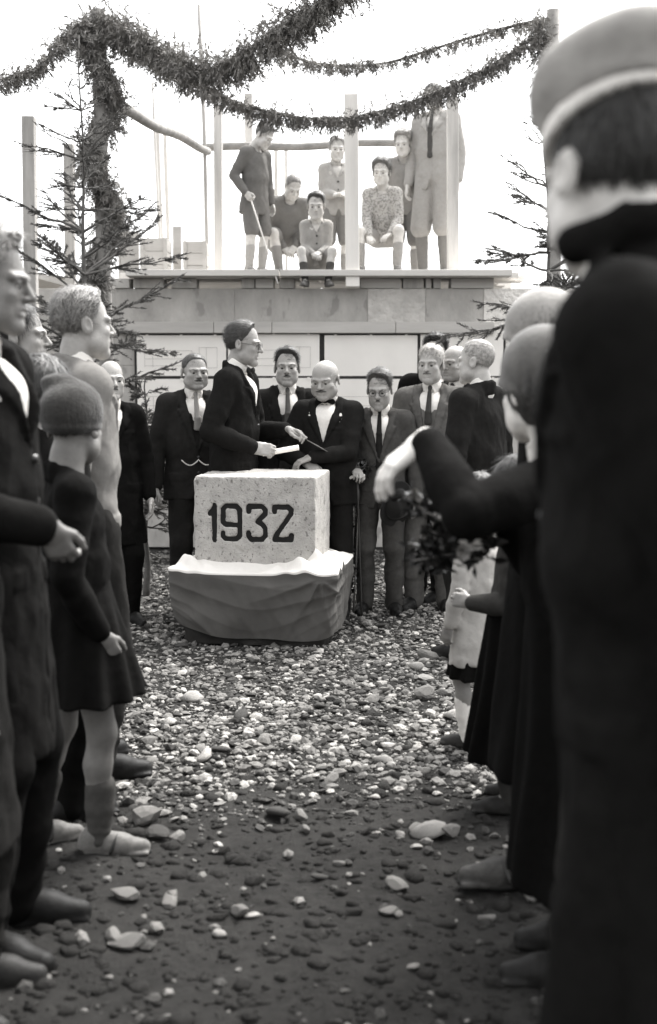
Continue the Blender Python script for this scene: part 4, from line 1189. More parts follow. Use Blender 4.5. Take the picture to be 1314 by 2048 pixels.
# display board with architect's drawings
paper = mat('paper', .78, rough=.8, var=.04, scale=3, bump=.25, bscale=6, bdist=.01, spec=.2)
ink = mat('ink', .42, rough=.8, var=.1, bump=0)
db = empty('display_board', (0, WY - .03, 0)); tag(db, 'dark display board holding eight large white drawing sheets on the wall', 'display board')
mb = MB(); mb.box(((X_at(270) + X_at(1010)) / 2, 0, (Z_at(669) + Z_at(856)) / 2), ((X_at(1010) - X_at(270)) / 2, .012, (Z_at(669) - Z_at(856)) / 2))
mb.build('backing', mat('backing', .03), db, False)
cols = [(275, 453), (457, 639), (649, 834), (840, 1005)]; rows = [(671, 752), (758, 850)]
for ci, (a0, a1) in enumerate(cols):
    for ri, (b0, b1) in enumerate(rows):
        x0, x1, z1, z0 = X_at(a0), X_at(a1), Z_at(b0 - (2 if ci % 2 else 0)), Z_at(b1)
        nxs = 14; u_ = np.linspace(0, 1, nxs)
        Vv = []; 
        for uu in u_:
            yb = -.016 - .005 * math.sin(uu * 7 + ci) ** 2 - .003 * math.sin(uu * 17 + ri)
            Vv += [(x0 + (x1 - x0) * uu, yb, z0), (x0 + (x1 - x0) * uu, yb - .002, z1)]
        qs = [(2 * i, 2 * i + 2, 2 * i + 3, 2 * i + 1) for i in range(nxs - 1)]
        sh = obj('drawing_sheet', mesh_np('drawing_sheet', Vv, np.array(qs)), paper, db)
        lm = MB()          # faint ruled elevation
        if ci < 2 or ri == 1:
            w_, h_ = x1 - x0, z1 - z0
            def ln(u0, v0, u1, v1):
                pa = np.array((x0 + w_ * u0, -.0275, z0 + h_ * v0)); pb = np.array((x0 + w_ * u1, -.0275, z0 + h_ * v1)); dv = nrm(pb - pa); nn = np.array((-dv[2], 0, dv[0])) * .0016
                lm.add([pa - nn, pb - nn, pb + nn, pa + nn], [(0, 1, 2, 3)])
            for vv in (.25, .42, .62): ln(.09, vv, .62, vv)
            for uu in (.09, .18, .62): ln(uu, .22, uu, .62)
            for uu in (.70, .78, .9): ln(uu, .2, uu, .7)
            ln(.70, .7, .9, .7); ln(.70, .2, .9, .2)
            lm.build('pencil_line', ink, sh, False)
        for uu in (.12, .5, .88):
            pm = MB(); pm.box((x0 + (x1 - x0) * uu, -.024, z1 - .004), (.012, .004, .012)); pm.build('pin', paper, db, False)

# deck of planks on blocks
DZ = Z_at(541, WY - .12)
deck = empty('plank_deck', (0, WY, DZ)); tag(deck, 'scaffold deck of pale planks on blocks along the wall top', 'scaffold deck')
dx0, dx1 = X_at(262), X_at(1015)
for i in range(6):
    yy = -.10 + i * .27
    for (a0, a1) in ((dx0 - .1 * (i % 2), X_at(560 + 40 * (i % 3))), (X_at(563 + 40 * (i % 3)), dx1 + .1 * (i % 3))):
        mb = MB(); mb.box(((a0 + a1) / 2, yy, -.03 + rng.uniform(-.004, .004)), ((a1 - a0) / 2, .128, .028), rz(rng.normal(0, .003)))
        bevel(mb.build('plank', mat('plank_pale', .62, rough=.85, var=.18, scale=5, bump=.35, bscale=30, bdist=.005, stretch=(.1, 1, 1)), deck, False), .004)
for a0, a1, dk in ((218, 262, 0), (270, 330, 1), (345, 395, 1), (485, 510, 1), (512, 548, 0), (560, 590, 1), (720, 800, 0), (805, 845, 1), (850, 860, 0), (865, 880, 1), (900, 985, 0)):
    mb = MB(); mb.box(((X_at(a0) + X_at(a1)) / 2, .09, (wz + DZ - .06) / 2 - DZ), ((X_at(a1) - X_at(a0)) / 2, .12, max((DZ - .062 - wz) / 2, .02)))
    bevel(mb.build('block', woodd if dk else woodh, deck, False), .005)

# posts, poles and rails of the scaffold
def post(label, px0, py0, px1, py1, y, w, mt_=wood, round_=False, zlo=None, name='timber_post', dep=None):
    a_ = at(px0, py0, y); b_ = at(px1, py1, y)
    if zlo is not None: b_ = a_ + (b_ - a_) * ((a_[2] - zlo) / (a_[2] - b_[2]))
    o = empty(name, b_); tag(o, label, 'post', 'scaffold posts')
    mb = MB()
    if round_:
        P = np.linspace(b_, a_, 14) - b_; P[:, 0] += .006 * np.sin(np.arange(14) * 1.1 + px0); mb.tube(P, np.linspace(w / 2, w / 2 * .92, 14), 12)
        mb.build('shaft', mt_, o)
    else:
        mb.box((0, 0, 0), (w / 2, (dep or w) / 2, np.linalg.norm(a_ - b_) / 2))
        R = Vector(a_ - b_).to_track_quat('Z', 'Y').to_matrix()
        ob = mb.build('shaft', mt_, o, False, loc=(a_ - b_) / 2, rot=R.to_euler()); bevel(ob, .006)
    return o
def pw(px, y): return px / F * y
post('weathered square post at the far left, the taller of two', 58, 234, 62, 540, 10.6, pw(24, 10.6), woodd, zlo=0)
post('weathered square post between the far left post and garland pole', 138, 289, 141, 540, 11.6, pw(19, 11.6), woodd, zlo=0)
post('round pole wound with a fir garland, left of the drawings', 196, 20, 209, 620, 9.0, pw(29, 9.0), log_m, True, zlo=-.05, name='garland_pole')
post('thin pale pole rising beside the slanting rail', 306, 165, 318, 470, 12.6, pw(6, 12.6), wood, True, zlo=0)
post('slim plank post under the slanting rail, left of a pair', 315, 258, 323, 470, 12.75, pw(11, 12.7), wood, zlo=0, dep=.04)
post('wide plank post under the slanting rail, right of a pair', 330, 262, 337, 470, 12.9, pw(19, 12.9), wood, zlo=0, dep=.04)
post('tall thin dark pole running up past the thick garland', 399, 10, 414, 465, 12.1, pw(8, 12.1), woodd, True, zlo=0)
post('pale post just right of the tall thin dark pole', 436, 212, 437, 540, 11.7, pw(16, 11.7), wood, zlo=DZ)
post('post behind the standing boy with the stick', 497, 188, 499, 540, 12.7, pw(15, 12.7), wood, zlo=0)
post('bright square post in front of the deck amid the boys', 702, 190, 705, 566, 10.86, pw(27, 10.86), mat('timber_bright', .8, rough=.85, var=.15, scale=5, bump=.35, bscale=30, bdist=.005, stretch=(1, 1, .12)), zlo=wz)
post('pale post at the right beside the man in breeches', 905, 195, 906, 540, 11.25, pw(22, 11.25), wood, zlo=DZ)
post('short thin batten behind the crouching boy', 552, 288, 553, 530, 13.0, pw(8, 13), wood, zlo=0)
post('thin batten between crouching and seated boys', 572, 300, 573, 530, 13.3, pw(6, 13.3), wood, zlo=0)
post('round pole hidden behind the big capped man, garland end', 1105, 20, 1108, 540, 9.6, .11, log_m, True, zlo=-.05, name='garland_pole')
def rail(label, a_, b_, r):
    o = empty('log_rail', a_); tag(o, label, 'rail', 'scaffold rails')
    P = np.linspace(np.zeros(3), b_ - a_, 16); P[:, 2] += .012 * np.sin(np.arange(16) * .8); mb = MB(); mb.tube(P, np.linspace(r, r * .85, 16), 10); mb.build('log', log_m, o)
rail('slanting log rail running back from the garland pole', at(215, 203, 9.1), at(416, 302, 12.2), .046)
rail('horizontal log rail behind the boys on the deck', at(402, 296, 12.3), at(900, 284, 12.5), .042)
# crates and boards standing on the deck
def crate(label, a0, a1, b0, b1, y, dep=.3):
    x0, x1 = X_at(a0, y), X_at(a1, y); z1 = Z_at(b0, y); z0 = DZ
    o = empty('crate', ((x0 + x1) / 2, y, z0)); tag(o, label, 'crate', 'crates on the deck')
    nb_ = 3; h = (z1 - z0) / nb_
    for i in range(nb_):
        for sy in (-1, 1):
            mb = MB(); mb.box((0, sy * dep / 2, h * (i + .5)), ((x1 - x0) / 2, .009, h / 2 - .004)); mb.build('slat', woodh, o, False)
        for sx in (-1, 1):
            mb = MB(); mb.box((sx * ((x1 - x0) / 2 - .012), 0, h * (i + .5)), (.009, dep / 2 - .011, h / 2 - .004)); mb.build('slat', woodh, o, False)
    for sx in (-1, 1):
        mb = MB(); mb.box((sx * ((x1 - x0) / 2 - .02), -dep / 2 - .017, (z1 - z0) / 2), (.018, .007, (z1 - z0) / 2)); mb.build('corner_batten', woodh, o, False)
    mb = MB(); mb.box((0, 0, .012), ((x1 - x0) / 2 - .03, dep / 2 - .02, .01)); mb.build('bottom', woodh, o, False)
crate('pale wooden crate on the deck, the left and larger of two', 288, 342, 480, 541, 11.75)
crate('pale wooden crate on the deck, right and smaller of two', 372, 418, 486, 541, 11.75)
def leaning_board(label, a0, a1, b0, y, lean):
    o = empty('board', (X_at((a0 + a1) / 2, y), y, DZ)); tag(o, label, 'board')
    mb = MB(); h = Z_at(b0, y) - DZ; mb.box((0, 0, h / 2), ((X_at(a1, y) - X_at(a0, y)) / 2, .012, h / 2)); ob = mb.build('plank', woodh, o, False, rot=(-lean, 0, 0)); bevel(ob, .003)
leaning_board('grey sheet of boarding upright at the left end of the deck', 240, 281, 462, 11.9, .05)
leaning_board('narrow pale board standing between the two crates', 348, 365, 452, 12.0, .06)
# canvas over a frame at the far left
o = empty('canvas_tent', at(108, 640, 12.5) * np.array((1, 1, 0))); tag(o, 'pale canvas shelter beyond the fir at the far left', 'tent')
zt_ = Z_at(548, 12.5); ze_ = Z_at(600, 12.5)
tv = []
nu_, nv_ = 22, 14
for i in range(nu_):
    for j in range(nv_):
        uu = i / (nu_ - 1) * 2 - 1; vv = j / (nv_ - 1)
        zz = (zt_ + (ze_ - zt_) * abs(uu) ** 1.1 if abs(uu) < .75 else ze_ + .17 * 0 - (abs(uu) - .75) / .25 * ze_ * .0) - .03 * math.sin(vv * 9) ** 2
        if abs(uu) >= .75: zz = (zt_ + (ze_ - zt_) * .73) * (1 - (abs(uu) - .75) / .25)
        tv.append((min(max(uu, -.75), .75) * .75 + .03 * uu, vv * 1.6, zz))
qs = [(i * nv_ + j, (i + 1) * nv_ + j, (i + 1) * nv_ + j + 1, i * nv_ + j + 1) for i in range(nu_ - 1) for j in range(nv_ - 1)]
obj('canvas', mesh_np('canvas', tv, np.array(qs)), mat('canvas', .62, rough=.9, var=.1, scale=4, bump=.3, bscale=14, bdist=.01), o)
mb = MB(); mb.box((0, -.02, zt_ - .06), (.62, .03, .03), ry(.28)); mb.build('ridge_board', woodd, o, False)
# ------------------------------------------------------------------ fir garlands and firs
fir_m = mat('fir_needles', .10, rough=.7, var=.45, scale=14, bump=.1, spec=.25)
fir_g = mat('garland_needles', .27, rough=.75, var=.45, scale=10, bump=.1, spec=.2)  # paler than the fir needles: lens flare put into the colour
bark = mat('twig_bark', .11, rough=.9, var=.3, scale=30, bump=.4, bscale=60, bdist=.004)
def needles(rg, P, D, length, nl=.022, per=16, wid=.0022, droop=.0):
    """needles along a twig from P in direction D: returns tris"""
    D = nrm(D); a = nrm(np.cross(D, rg.normal(0, 1, 3))); b_ = np.cross(D, a)
    t = rg.uniform(.02, 1, per) * length; an = rg.uniform(0, 6.28, per)
    base = P + t[:, None] * D
    rad = np.cos(an)[:, None] * a + np.sin(an)[:, None] * b_
    dr = rad * .8 + D * .75; dr /= np.linalg.norm(dr, axis=1)[:, None]
    sd = np.cross(dr, D); sd /= np.linalg.norm(sd, axis=1)[:, None] + 1e-9
    L = nl * rg.uniform(.7, 1.2, per)[:, None]
    V = np.stack([base - sd * wid, base + sd * wid, base + dr * L], 1)
    return V.reshape(-1, 3)
def garland(label, pts, drop, per_m, rg, thick=.05, spread=.6, name='fir_garland', parent=None, nl=.042, wid=.0050):
    pts = np.array(pts, float)
    s = np.concatenate([[0], np.cumsum(np.linalg.norm(np.diff(pts, axis=0), axis=1))]); L = s[-1]
    n_ = 60
    # Catmull-like smoothing through dense interpolation
    t = np.linspace(0, L, n_); C = np.stack([np.interp(t, s, pts[:, i]) for i in range(3)], 1)
    for _ in range(6): C[1:-1] = (C[:-2] + 2 * C[1:-1] + C[2:]) / 4
    o = empty(name, C[0]); tag(o, label, 'garland', 'fir garlands')
    mb = MB(); mb.tube(C - C[0], .012, 6); mb.build('rope', bark, o)
    N = int(L * per_m * 1.9); Vs = []
    tt = rg.uniform(0, L, N); cc = np.stack([np.interp(tt, t, C[:, i]) for i in range(3)], 1) - C[0]
    for c in cc:
        th = rg.uniform(0, 6.28)
        st = c + np.array((math.cos(th), math.sin(th), rg.uniform(-.6, 1.0))) * thick * rg.uniform(.2, 1)
        d = np.array((rg.normal(0, spread), rg.normal(0, spread), -1)) if rg.random() < .8 else rg.normal(0, 1, 3)
        ln = drop * rg.uniform(.35, 1.0)
        Vs.append(needles(rg, st, d, ln, nl, max(int(ln * 120), 7), wid))
    V = np.vstack(Vs)
    sp = obj('sprigs', mesh_np('sprigs', V, np.arange(len(V)).reshape(-1, 3), False), fir_g, o); sp['kind'] = 'stuff'
    return o
rg = np.random.default_rng(12)
PX = lambda L: [at(*c) for c in L]
garland('thick fir garland sagging from the pole top, upper centre', PX([(190, 40, 9.0), (250, 62, 8.9), (320, 98, 8.8), (385, 132, 8.7), (430, 142, 8.7), (480, 118, 8.6), (540, 70, 8.5), (620, 18, 8.4), (740, -70, 8.3)]), .23, 470, rg, .10)
garland('fir garland running from the pole top to the left edge', PX([(195, 38, 9.0), (150, 50, 8.9), (115, 95, 8.8), (70, 140, 8.7), (10, 158, 8.6), (-70, 190, 8.5)]), .13, 300, rg, .055)
garland('long thin fir garland looping low in front of the boys', PX([(215, 45, 9.0), (290, 110, 9.1), (380, 165, 9.2), (470, 205, 9.3), (560, 232, 9.4), (640, 240, 9.4), (720, 234, 9.4), (810, 210, 9.4), (900, 175, 9.4), (1000, 122, 9.4), (1085, 62, 9.4)]), .15, 260, rg, .05)
garland('faint fir garland crossing high behind, upper right', PX([(540, 95, 9.6), (620, 126, 10), (700, 134, 10.3), (780, 126, 10.3), (860, 100, 10.2), (950, 72, 10), (1040, 48, 9.8), (1100, 36, 9.6)]), .12, 150, rg, .05)
hp = []
for i in range(60):
    f_ = i / 59; a_ = f_ * 2.3 * 6.28 + 2.2
    c = at(197 + 12 * f_, 30 + 540 * f_, 9.0); hp.append(c + np.array((math.cos(a_) * .095, math.sin(a_) * .095, 0)))
garland('fir garland wound in a spiral round the left pole', hp, .20, 520, rg, .085, .5)
bt = [at(1080, 40, 9.45), at(1078, 70, 9.45), at(1085, 108, 9.45), at(1095, 180, 9.45)]
garland('short fir tassel hanging at the right garland end', bt, .16, 260, rg, .06)

def fir(label, base, height, lean, whorls, rg, needle_frac, rmax, fmin=.22, mt_=fir_m, droop=.25):
    o = empty('fir_tree', base); tag(o, label, 'tree', 'firs beside the wall')
    top = np.array((lean[0], lean[1], height)); T = np.linspace(np.zeros(3), top, 20); T[1:-1, 0] += .01 * np.sin(np.arange(18))
    mb = MB(); mb.tube(T, np.linspace(.026, .004, 20), 8); mb.build('trunk', bark, o)
    for w_ in range(whorls):
        f_ = fmin + (.99 - fmin) * (w_ + rg.uniform(-.2, .2)) / whorls; f_ = min(f_, .985)
        c = top * f_; ln0 = rmax * (1 - f_) ** .75 * 1.15 + .06
        for q_ in range(rg.integers(3, 8)):
            az = rg.uniform(0, 6.28); ln = ln0 * rg.uniform(.55, 1.1)
            up = .62 * f_ - droop * (1 - f_) + rg.normal(0, .26)
            d = nrm((math.cos(az), math.sin(az), up)); n_ = 9
            P = c + np.linspace(0, 1, n_)[:, None] * d * ln; P[:, 2] += -.10 * ln * np.linspace(0, 1, n_) ** 2 + .12 * ln * np.linspace(0, 1, n_) ** 3
            P[1:] += np.cumsum(rg.normal(0, .009, (n_ - 1, 3)), 0)
            br = MB(); br.tube(P, np.linspace(.0075 * (ln / .6 + .3), .002, n_), 5, False)
            nd = []; dens = needle_frac(f_)
            ntw = int(5 + ln * 16)
            for k_ in range(ntw):
                s_ = rg.uniform(.25, 1); b0 = P[min(int(s_ * (n_ - 1)), n_ - 1)]
                dd = nrm(d + np.cross(d, (0, 0, 1)) * rg.choice((-1, 1)) * rg.uniform(.5, 1.1) + np.array((0, 0, rg.normal(-.12, .25))))
                tl = ln * rg.uniform(.14, .34) * (1.25 - s_)+ .03
                br.tube(np.array([b0, b0 + dd * tl * .5 + rg.normal(0, .004, 3), b0 + dd * tl]), (.0026, .002, .0012), 4, False)
                if rg.random() < dens: nd.append(needles(rg, b0, dd, tl, .024, int(14 + tl * 260), .0034))
            if rg.random() < dens + .2: nd.append(needles(rg, P[n_ // 2], P[-1] - P[n_ // 2], ln * .5, .024, int(24 + ln * 150 * dens), .0034))
            bo = br.build('branch', bark, o)
            if nd:
                V = np.vstack(nd); ne = obj('needles', mesh_np('needles', V, np.arange(len(V)).reshape(-1, 3), False), mt_, bo); ne['kind'] = 'stuff'
b0 = at(176, 700, 8.3); b0[2] = 0
tp = at(158, 70, 8.3)
fir('slender half-bare young fir tied to the left garland pole', b0, tp[2], (tp[0] - b0[0], 0), 19, np.random.default_rng(4), lambda f_: float(np.interp(f_, [.3, .62, .72, 1], [1, 1, .3, .15])), 1.15)
b0 = at(288, 900, 8.3); b0[2] = 0; tp = at(278, 750, 8.3)
fir('small dark young fir standing behind the bald man', b0, tp[2], (.02, 0), 8, np.random.default_rng(8), lambda f_: .9, .34)
b0 = at(1125, 700, 7.2); b0[2] = 0; tp = at(1090, 230, 7.2)
fir('sparse young fir at the right behind the capped man', b0, tp[2], (tp[0] - b0[0], 0), 9, np.random.default_rng(21), lambda f_: float(np.interp(f_, [.3, .72, .82, 1], [1, 1, .3, .1])), 1.35, .62)

# leafy shrub beside the block
def leaf_cloud(rg, n_, cen, rad, size, v=None):
    Vs = []
    for _ in range(n_):
        p_ = rg.normal(0, 1, 3); p_ = cen + p_ / np.linalg.norm(p_) * rg.random() ** .4 * rad
        d = nrm(rg.normal(0, 1, 3) + (0, 0, .2)); s_ = nrm(np.cross(d, rg.normal(0, 1, 3))); nn = np.cross(d, s_); L = size * rg.uniform(.6, 1.2); w_ = L * .28
        Vs.append([p_, p_ + d * L * .5 + s_ * w_ + nn * w_ * .3, p_ + d * L, p_ + d * L * .5 - s_ * w_ + nn * w_ * .3])
    return np.array(Vs).reshape(-1, 3)
rg = np.random.default_rng(31)
sb = at(700, 1000, 7.66); sb[2] = 0
shrub = empty('leafy_shrub', sb); tag(shrub, 'dark glossy-leaved shrub just right of the stone block, lower leaves added as shade', 'shrub')
mb = MB()
for _ in range(7):
    e = np.array((rg.normal(.0, .05), rg.normal(0, .03), rg.uniform(.75, .9))); mb.tube(np.array([(rg.normal(0, .02), rg.normal(0, .02), 0), e * .5 + rg.normal(0, .02, 3), e]), (.008, .006, .003), 5)
mb.build('stem', bark, shrub)
V = np.vstack([leaf_cloud(rg, 380, np.array((.0, 0, .97)), np.array((.14, .07, .09)), .045), leaf_cloud(rg, 520, np.array((-.02, .02, .5)), np.array((.09, .06, .42)), .045)])  # second, lower leaf mass is added as darkness for the shaded gap
fo = obj('foliage', mesh_np('foliage', V, np.arange(len(V)).reshape(-1, 4), False), mat('glossy_leaf', .02, rough=.22, var=.4, scale=18, bump=.2, spec=.6), shrub); fo['kind'] = 'stuff'
# ------------------------------------------------------------------ the people
def suit(v, vee=.30, shirt=.72, tie=None, wc=None, **kw):
    d = dict(shirt=shirt, jacket=dict(v=v, vee=vee, **kw), trousers=dict(v=v * .95), shoes=dict(v=.008))
    if tie: d['tie'] = tie
    if wc: d['waistcoat'] = dict(v=wc, vee=.36)
    return d
GM = 'men gathered behind the stone block'
MID = dict(vh=.0046, vc=.0095, group=GM, sw=1.13, girth=1.06, skin=.36)
# --- behind the block
sp = person(dict(MID, label='speaker in profile with glasses and combed-back hair, holding a paper roll', pos=(487, 647, 7.42), yaw=78, hs=1.050, hair='back', hairv=.045, brow=.04, glasses=1,
    lean=4, head=(4, 4, 0), face=dict(nose=1.12), fs=(.96, 1, 1.02), skin=.34,
    arms={-1: dict(w=(-.19, -.17, .13), pole=(-.5, 1, -.1), d=(.15, -1, -.05), n=(.9, 0, -.4), curl=.75, thumb=.8), 1: dict(w=(.10, -.28, .23), pole=(.6, .8, -.4), d=(-.3, -1, -.1), n=(-.3, 0, -1), curl=.6, thumb=.7)},
    outfit=suit(.017, .28, tie=('bow', .03))))
lm = person(dict(MID, label='man with cropped hair and moustache left of the speaker, watch chain on waistcoat', pos=(389, 707, 7.75), yaw=16, hs=0.974, hair='crop', hairv=.05, moustache=(.06, .026, .0055),
    head=(8, 4, 0), face=dict(chub=.006, jaw=1.1), fs=(1.07, 1, .96), girth=1.06, arms={-1: dict(curl=.6, n=(1, 0, 0))}, outfit=suit(.034, .18, tie=('long', .22), wc=.034)))
person(dict(MID, label='man with dark side-parted hair and moustache in three-piece suit behind the block', pos=(574, 698, 8.05), yaw=4, hs=1.022, hair='side', hairv=.02, moustache=(.03, .024, .0052),
    head=(-3, 2, 0), fs=(.99, 1, 1.03), face=dict(jaw=1.06, nose=.95), outfit=suit(.023, .10, tie=('long', .12), wc=.055, open=.075)))
person(dict(MID, label='bald moustached man in bow tie with crossed hands behind the block', pos=(650, 721, 7.62), yaw=-14, hs=1.012, hair='bald', hairv=.30, brow=.06, moustache=(.06, .030, .0068), girth=1.12, belly=.02,
    head=(-6, 16, 0), face=dict(chub=.010, jaw=1.12), fs=(1.07, 1, .98),
    arms={-1: dict(w=(-.085, -.235, .155), pole=(-1, .5, -.3), d=(.75, -.5, -.45), n=(.2, .3, -1), curl=.45), 1: dict(w=(-.045, -.265, .195), pole=(1, .5, -.3), d=(-.8, -.35, -.35), n=(0, .2, -1), curl=.4)},
    outfit=suit(.021, .26, tie=('bow', .012))))
gm = person(dict(MID, label='man with round glasses and moustache in grey suit, leaning on a cane', pos=(759, 740, 7.72), yaw=-6, hs=1.031, hair='side', hairv=.045, moustache=(.03, .017, .0055), glasses=1,
    head=(-4, 13, 0), face=dict(jaw=.86), fs=(.93, 1, 1.0), lean=2,
    arms={-1: dict(w=(-.16, -.20, .15), pole=(-.8, 1, -.3), d=(.3, -1, -.2), n=(0, -.1, -1), curl=.7, thumb=.5)}, outfit=suit(.075, .20, tie=('long', .03))))
ls = person(dict(MID, label='grey-haired moustached man in light suit, right of the man with cane', pos=(862, 691, 7.86), yaw=-14, hs=1.031, hair='short', hairv=.45, brow=.10, moustache=(.14, .027, .006),
    head=(-8, 3, 0), face=dict(nose=1.15, jaw=.92), fs=(.97, 1, 1.0), skin=.42, arms={-1: dict(w=(-.22, -.14, -.02), n=(1, 0, 0), curl=.9, thumb=.5)}, outfit=suit(.13, .12, tie=('long', .06), wc=.14, open=.05)))
person(dict(MID, label='man whose dark wavy hair shows behind the grey-haired man', pos=(872, 673, 8.5), yaw=-12, hs=0.993, hair='tousled', hairv=.02, outfit=suit(.010, .3, tie=('long', .05))))
person(dict(MID, label='clean-shaven man in dark suit turned left, between grey-haired and crop-haired men', pos=(910, 690, 8.05), yaw=-34, hs=1.012, hair='bald', hairv=.35, brow=.12, head=(-14, 4, 0), face=dict(chub=.010, jaw=1.1, nose=1.05), fs=(1.06, 1, .97), skin=.40,
    outfit=suit(.024, .3, tie=('long', .05))))
person(dict(MID, label='man with close-cropped hair seen from behind, white collar, right of the group', pos=(952, 680, 6.5), yaw=-128, hs=0.974, hair='crop', hairv=.28, brow=.1, head=(8, 2, 0), face=dict(chub=.006), skin=.46,
    outfit=suit(.024, .3), noface=True))
# --- left side
GL = 'onlookers on the left'
bm_ = person(dict(label='bald man in long dark overcoat facing the camera, by the small fir', group=GL, pos=(222, 722, 7.35), yaw=24, hs=1.0, hair='bald', hairv=.10, brow=.05, moustache=(.06, .024, .0055), face=dict(jaw=.9), fs=(.95, 1, 1.02), vh=.005,
    outfit=dict(shirt=.72, jacket=dict(v=.010, vee=.30, hem=.36, flare=.04, cutaway=0, name='overcoat'), trousers=dict(v=.009), shoes=dict(v=.007))))
person(dict(label='blond man in light grey jacket seen from behind, head turned right', group=GL, pos=(165, 580, 4.5), yaw=118, sw=.92, hs=1.06, hair='side', hairv=.16, brow=.15, head=(4, 0, 0), vh=.004, vc=.009, skin=.36, seed=77,
    arms={-1: dict(w=(-.21, .06, -.05)), 1: dict(w=(.22, .04, -.05))}, outfit=dict(shirt=.72, jacket=dict(v=.16, vee=.28, hem=.16, crease=.8), trousers=dict(v=.03), shoes=dict(v=.008))))
girl = person(dict(label='girl in knitted cap and dark pleated coat with bare knees, left foreground', group=GL, pos=(146, 764, 3.72), yaw=112, hs=.98, hair='crop', hairv=.03, hat=('beanie', .04), hatlift=.02, head=(52, 3, 0), vh=.004, vc=.008, vshoe=.006, skin=.20, noface=True,
    arms={-1: dict(w=(-.20, -.06, -.03), n=(1, 0, 0)), 1: dict(w=(.20, -.06, -.03))},
    legs={-1: dict(a=(-.075, -.06, .085), yaw=-18), 1: dict(a=(.08, .16, .085), yaw=8)},
    outfit=dict(jacket=dict(v=.011, closed=1, hem=.10, flare=.03), skirt=dict(v=.012, hem=.52, r=(.135, .235), pleat=.014, n=15, dx=0, dy=-.03), socks=dict(v=.08, h=.46), shoes=dict(v=.13, strap=1))))
person(dict(label='child with dark bobbed hair beside the girl in the knitted cap', group=GL, pos=(92, 716, 4.02), yaw=140, hs=1.0, hair='bob', hairv=.03, vh=.0045, noface=True,
    outfit=dict(shirt=.6, jacket=dict(v=.016, closed=1, hem=.20, flare=.03), trousers=dict(v=.009), shoes=dict(v=.008))))
person(dict(label='tall man with light wavy hair at the left edge, forearm across his coat', group=GL, pos=(-26, 466, 3.05), yaw=84, hs=1.02, hair='tousled', hairv=.20, brow=.15, head=(6, 6, 0), vh=.0038, vc=.009, handscale=.80, skin=.20,
    arms={-1: dict(w=(-.20, -.22, .15), pole=(-.5, 1, -.6), d=(.45, -.3, -.9), n=(.9, 0, -.2), curl=.55), 1: dict(w=(.22, -.0, -.05))},
    outfit=dict(shirt=.5, jacket=dict(v=.013, vee=.32, hem=.42, flare=.04, cutaway=0, name='overcoat'), trousers=dict(v=.009), shoes=dict(v=.007))))
person(dict(label='person in brown-grey coat cut off by the left edge, arm hanging', group=GL, pos=(-112, 690, 2.72), yaw=84, hs=.98, hair='bob', hairv=.05, vh=.006, vc=.010, noface=True,
    arms={-1: dict(w=(-.22, -.10, -.03), pole=(-.4, 1, -.2), n=(1, 0, 0), curl=.6), 1: dict(w=(.22, .0, -.05))},
    outfit=dict(shirt=.4, jacket=dict(v=.020, closed=1, hem=.46, flare=.05, name='coat'), trousers=dict(v=.03), shoes=dict(v=.02))))
person(dict(label='dark-haired man with white collar glimpsed behind the tall left man', group=GL, pos=(40, 612, 4.9), yaw=95, hs=1.04, hair='short', hairv=.02, vh=.005, skin=.30, outfit=suit(.024, .3, tie=('long', .05))))
# --- right side
GR = 'onlookers on the right'
person(dict(label='big man in banded cap and black overcoat close to the camera at right', group=GR, pos=(1226, 165, 1.66), gz=.06, yaw=-108, lean=6, hs=1.01, hair='short', hairv=.030, hat=('peaked', .34), head=(-52, 4, 0), vh=.004, vc=.010, noface=True, skin=.50, hide_hand=(-1, 1),
    arms={1: dict(w=(.19, .06, -.06), pole=(.2, 1, 0)), -1: dict(w=(-.2, .05, -.06))},
    outfit=dict(shirt=.5, jacket=dict(v=.012, vee=.30, hem=.78, flare=.045, cutaway=0, collarup=.055, name='overcoat', sleeve=1.08), trousers=dict(v=.012), shoes=dict(v=.01))))
person(dict(label='tall man in grey coat behind the big capped man, far right edge', group=GR, pos=(1335, 175, 2.05), gz=.05, yaw=-115, hs=1.05, hair='short', hairv=.05, hat=('cap', .07), hatlift=.03, vh=.006, noface=True, hide_hand=(-1, 1),
    outfit=dict(shirt=.5, jacket=dict(v=.03, vee=.30, hem=.45, flare=.04, cutaway=0, name='overcoat'), trousers=dict(v=.009), shoes=dict(v=.01))))
wm = person(dict(label='young woman in close-fitting hat reaching out one pale hand over a bouquet', group=GR, pos=(1086, 652, 2.95), hatlift=.03, yaw=-96, lean=13, hs=1.04, girth=1.2, hair='bob', hairv=.05, hat=('cloche', .10), head=(-58, -4, 0), vh=.0045, vc=.009, noface=True, handscale=1.25, skin=.62,
    arms={1: dict(w=(.15, -.31, .66), pole=(.6, .5, -.8), d=(.0, -1, -.45), n=(-.25, -.3, -1), curl=.35, thumb=.3), -1: dict(w=(-.02, -.15, .40), pole=(-.8, .5, -.6), d=(.3, -1, -.1), n=(.5, 0, -.6), curl=.9, thumb=.6)},
    legs={-1: dict(yaw=-4), 1: dict(yaw=4, a=(.09, -.05, .085))},
    outfit=dict(shirt=.5, jacket=dict(v=.012, closed=1, hem=.12, flare=.02, sleeve=1.1), skirt=dict(v=.008, hem=.24, r=(.15, .185), n=9, dy=-.03), socks=dict(v=.06, h=.2), shoes=dict(v=.01))))
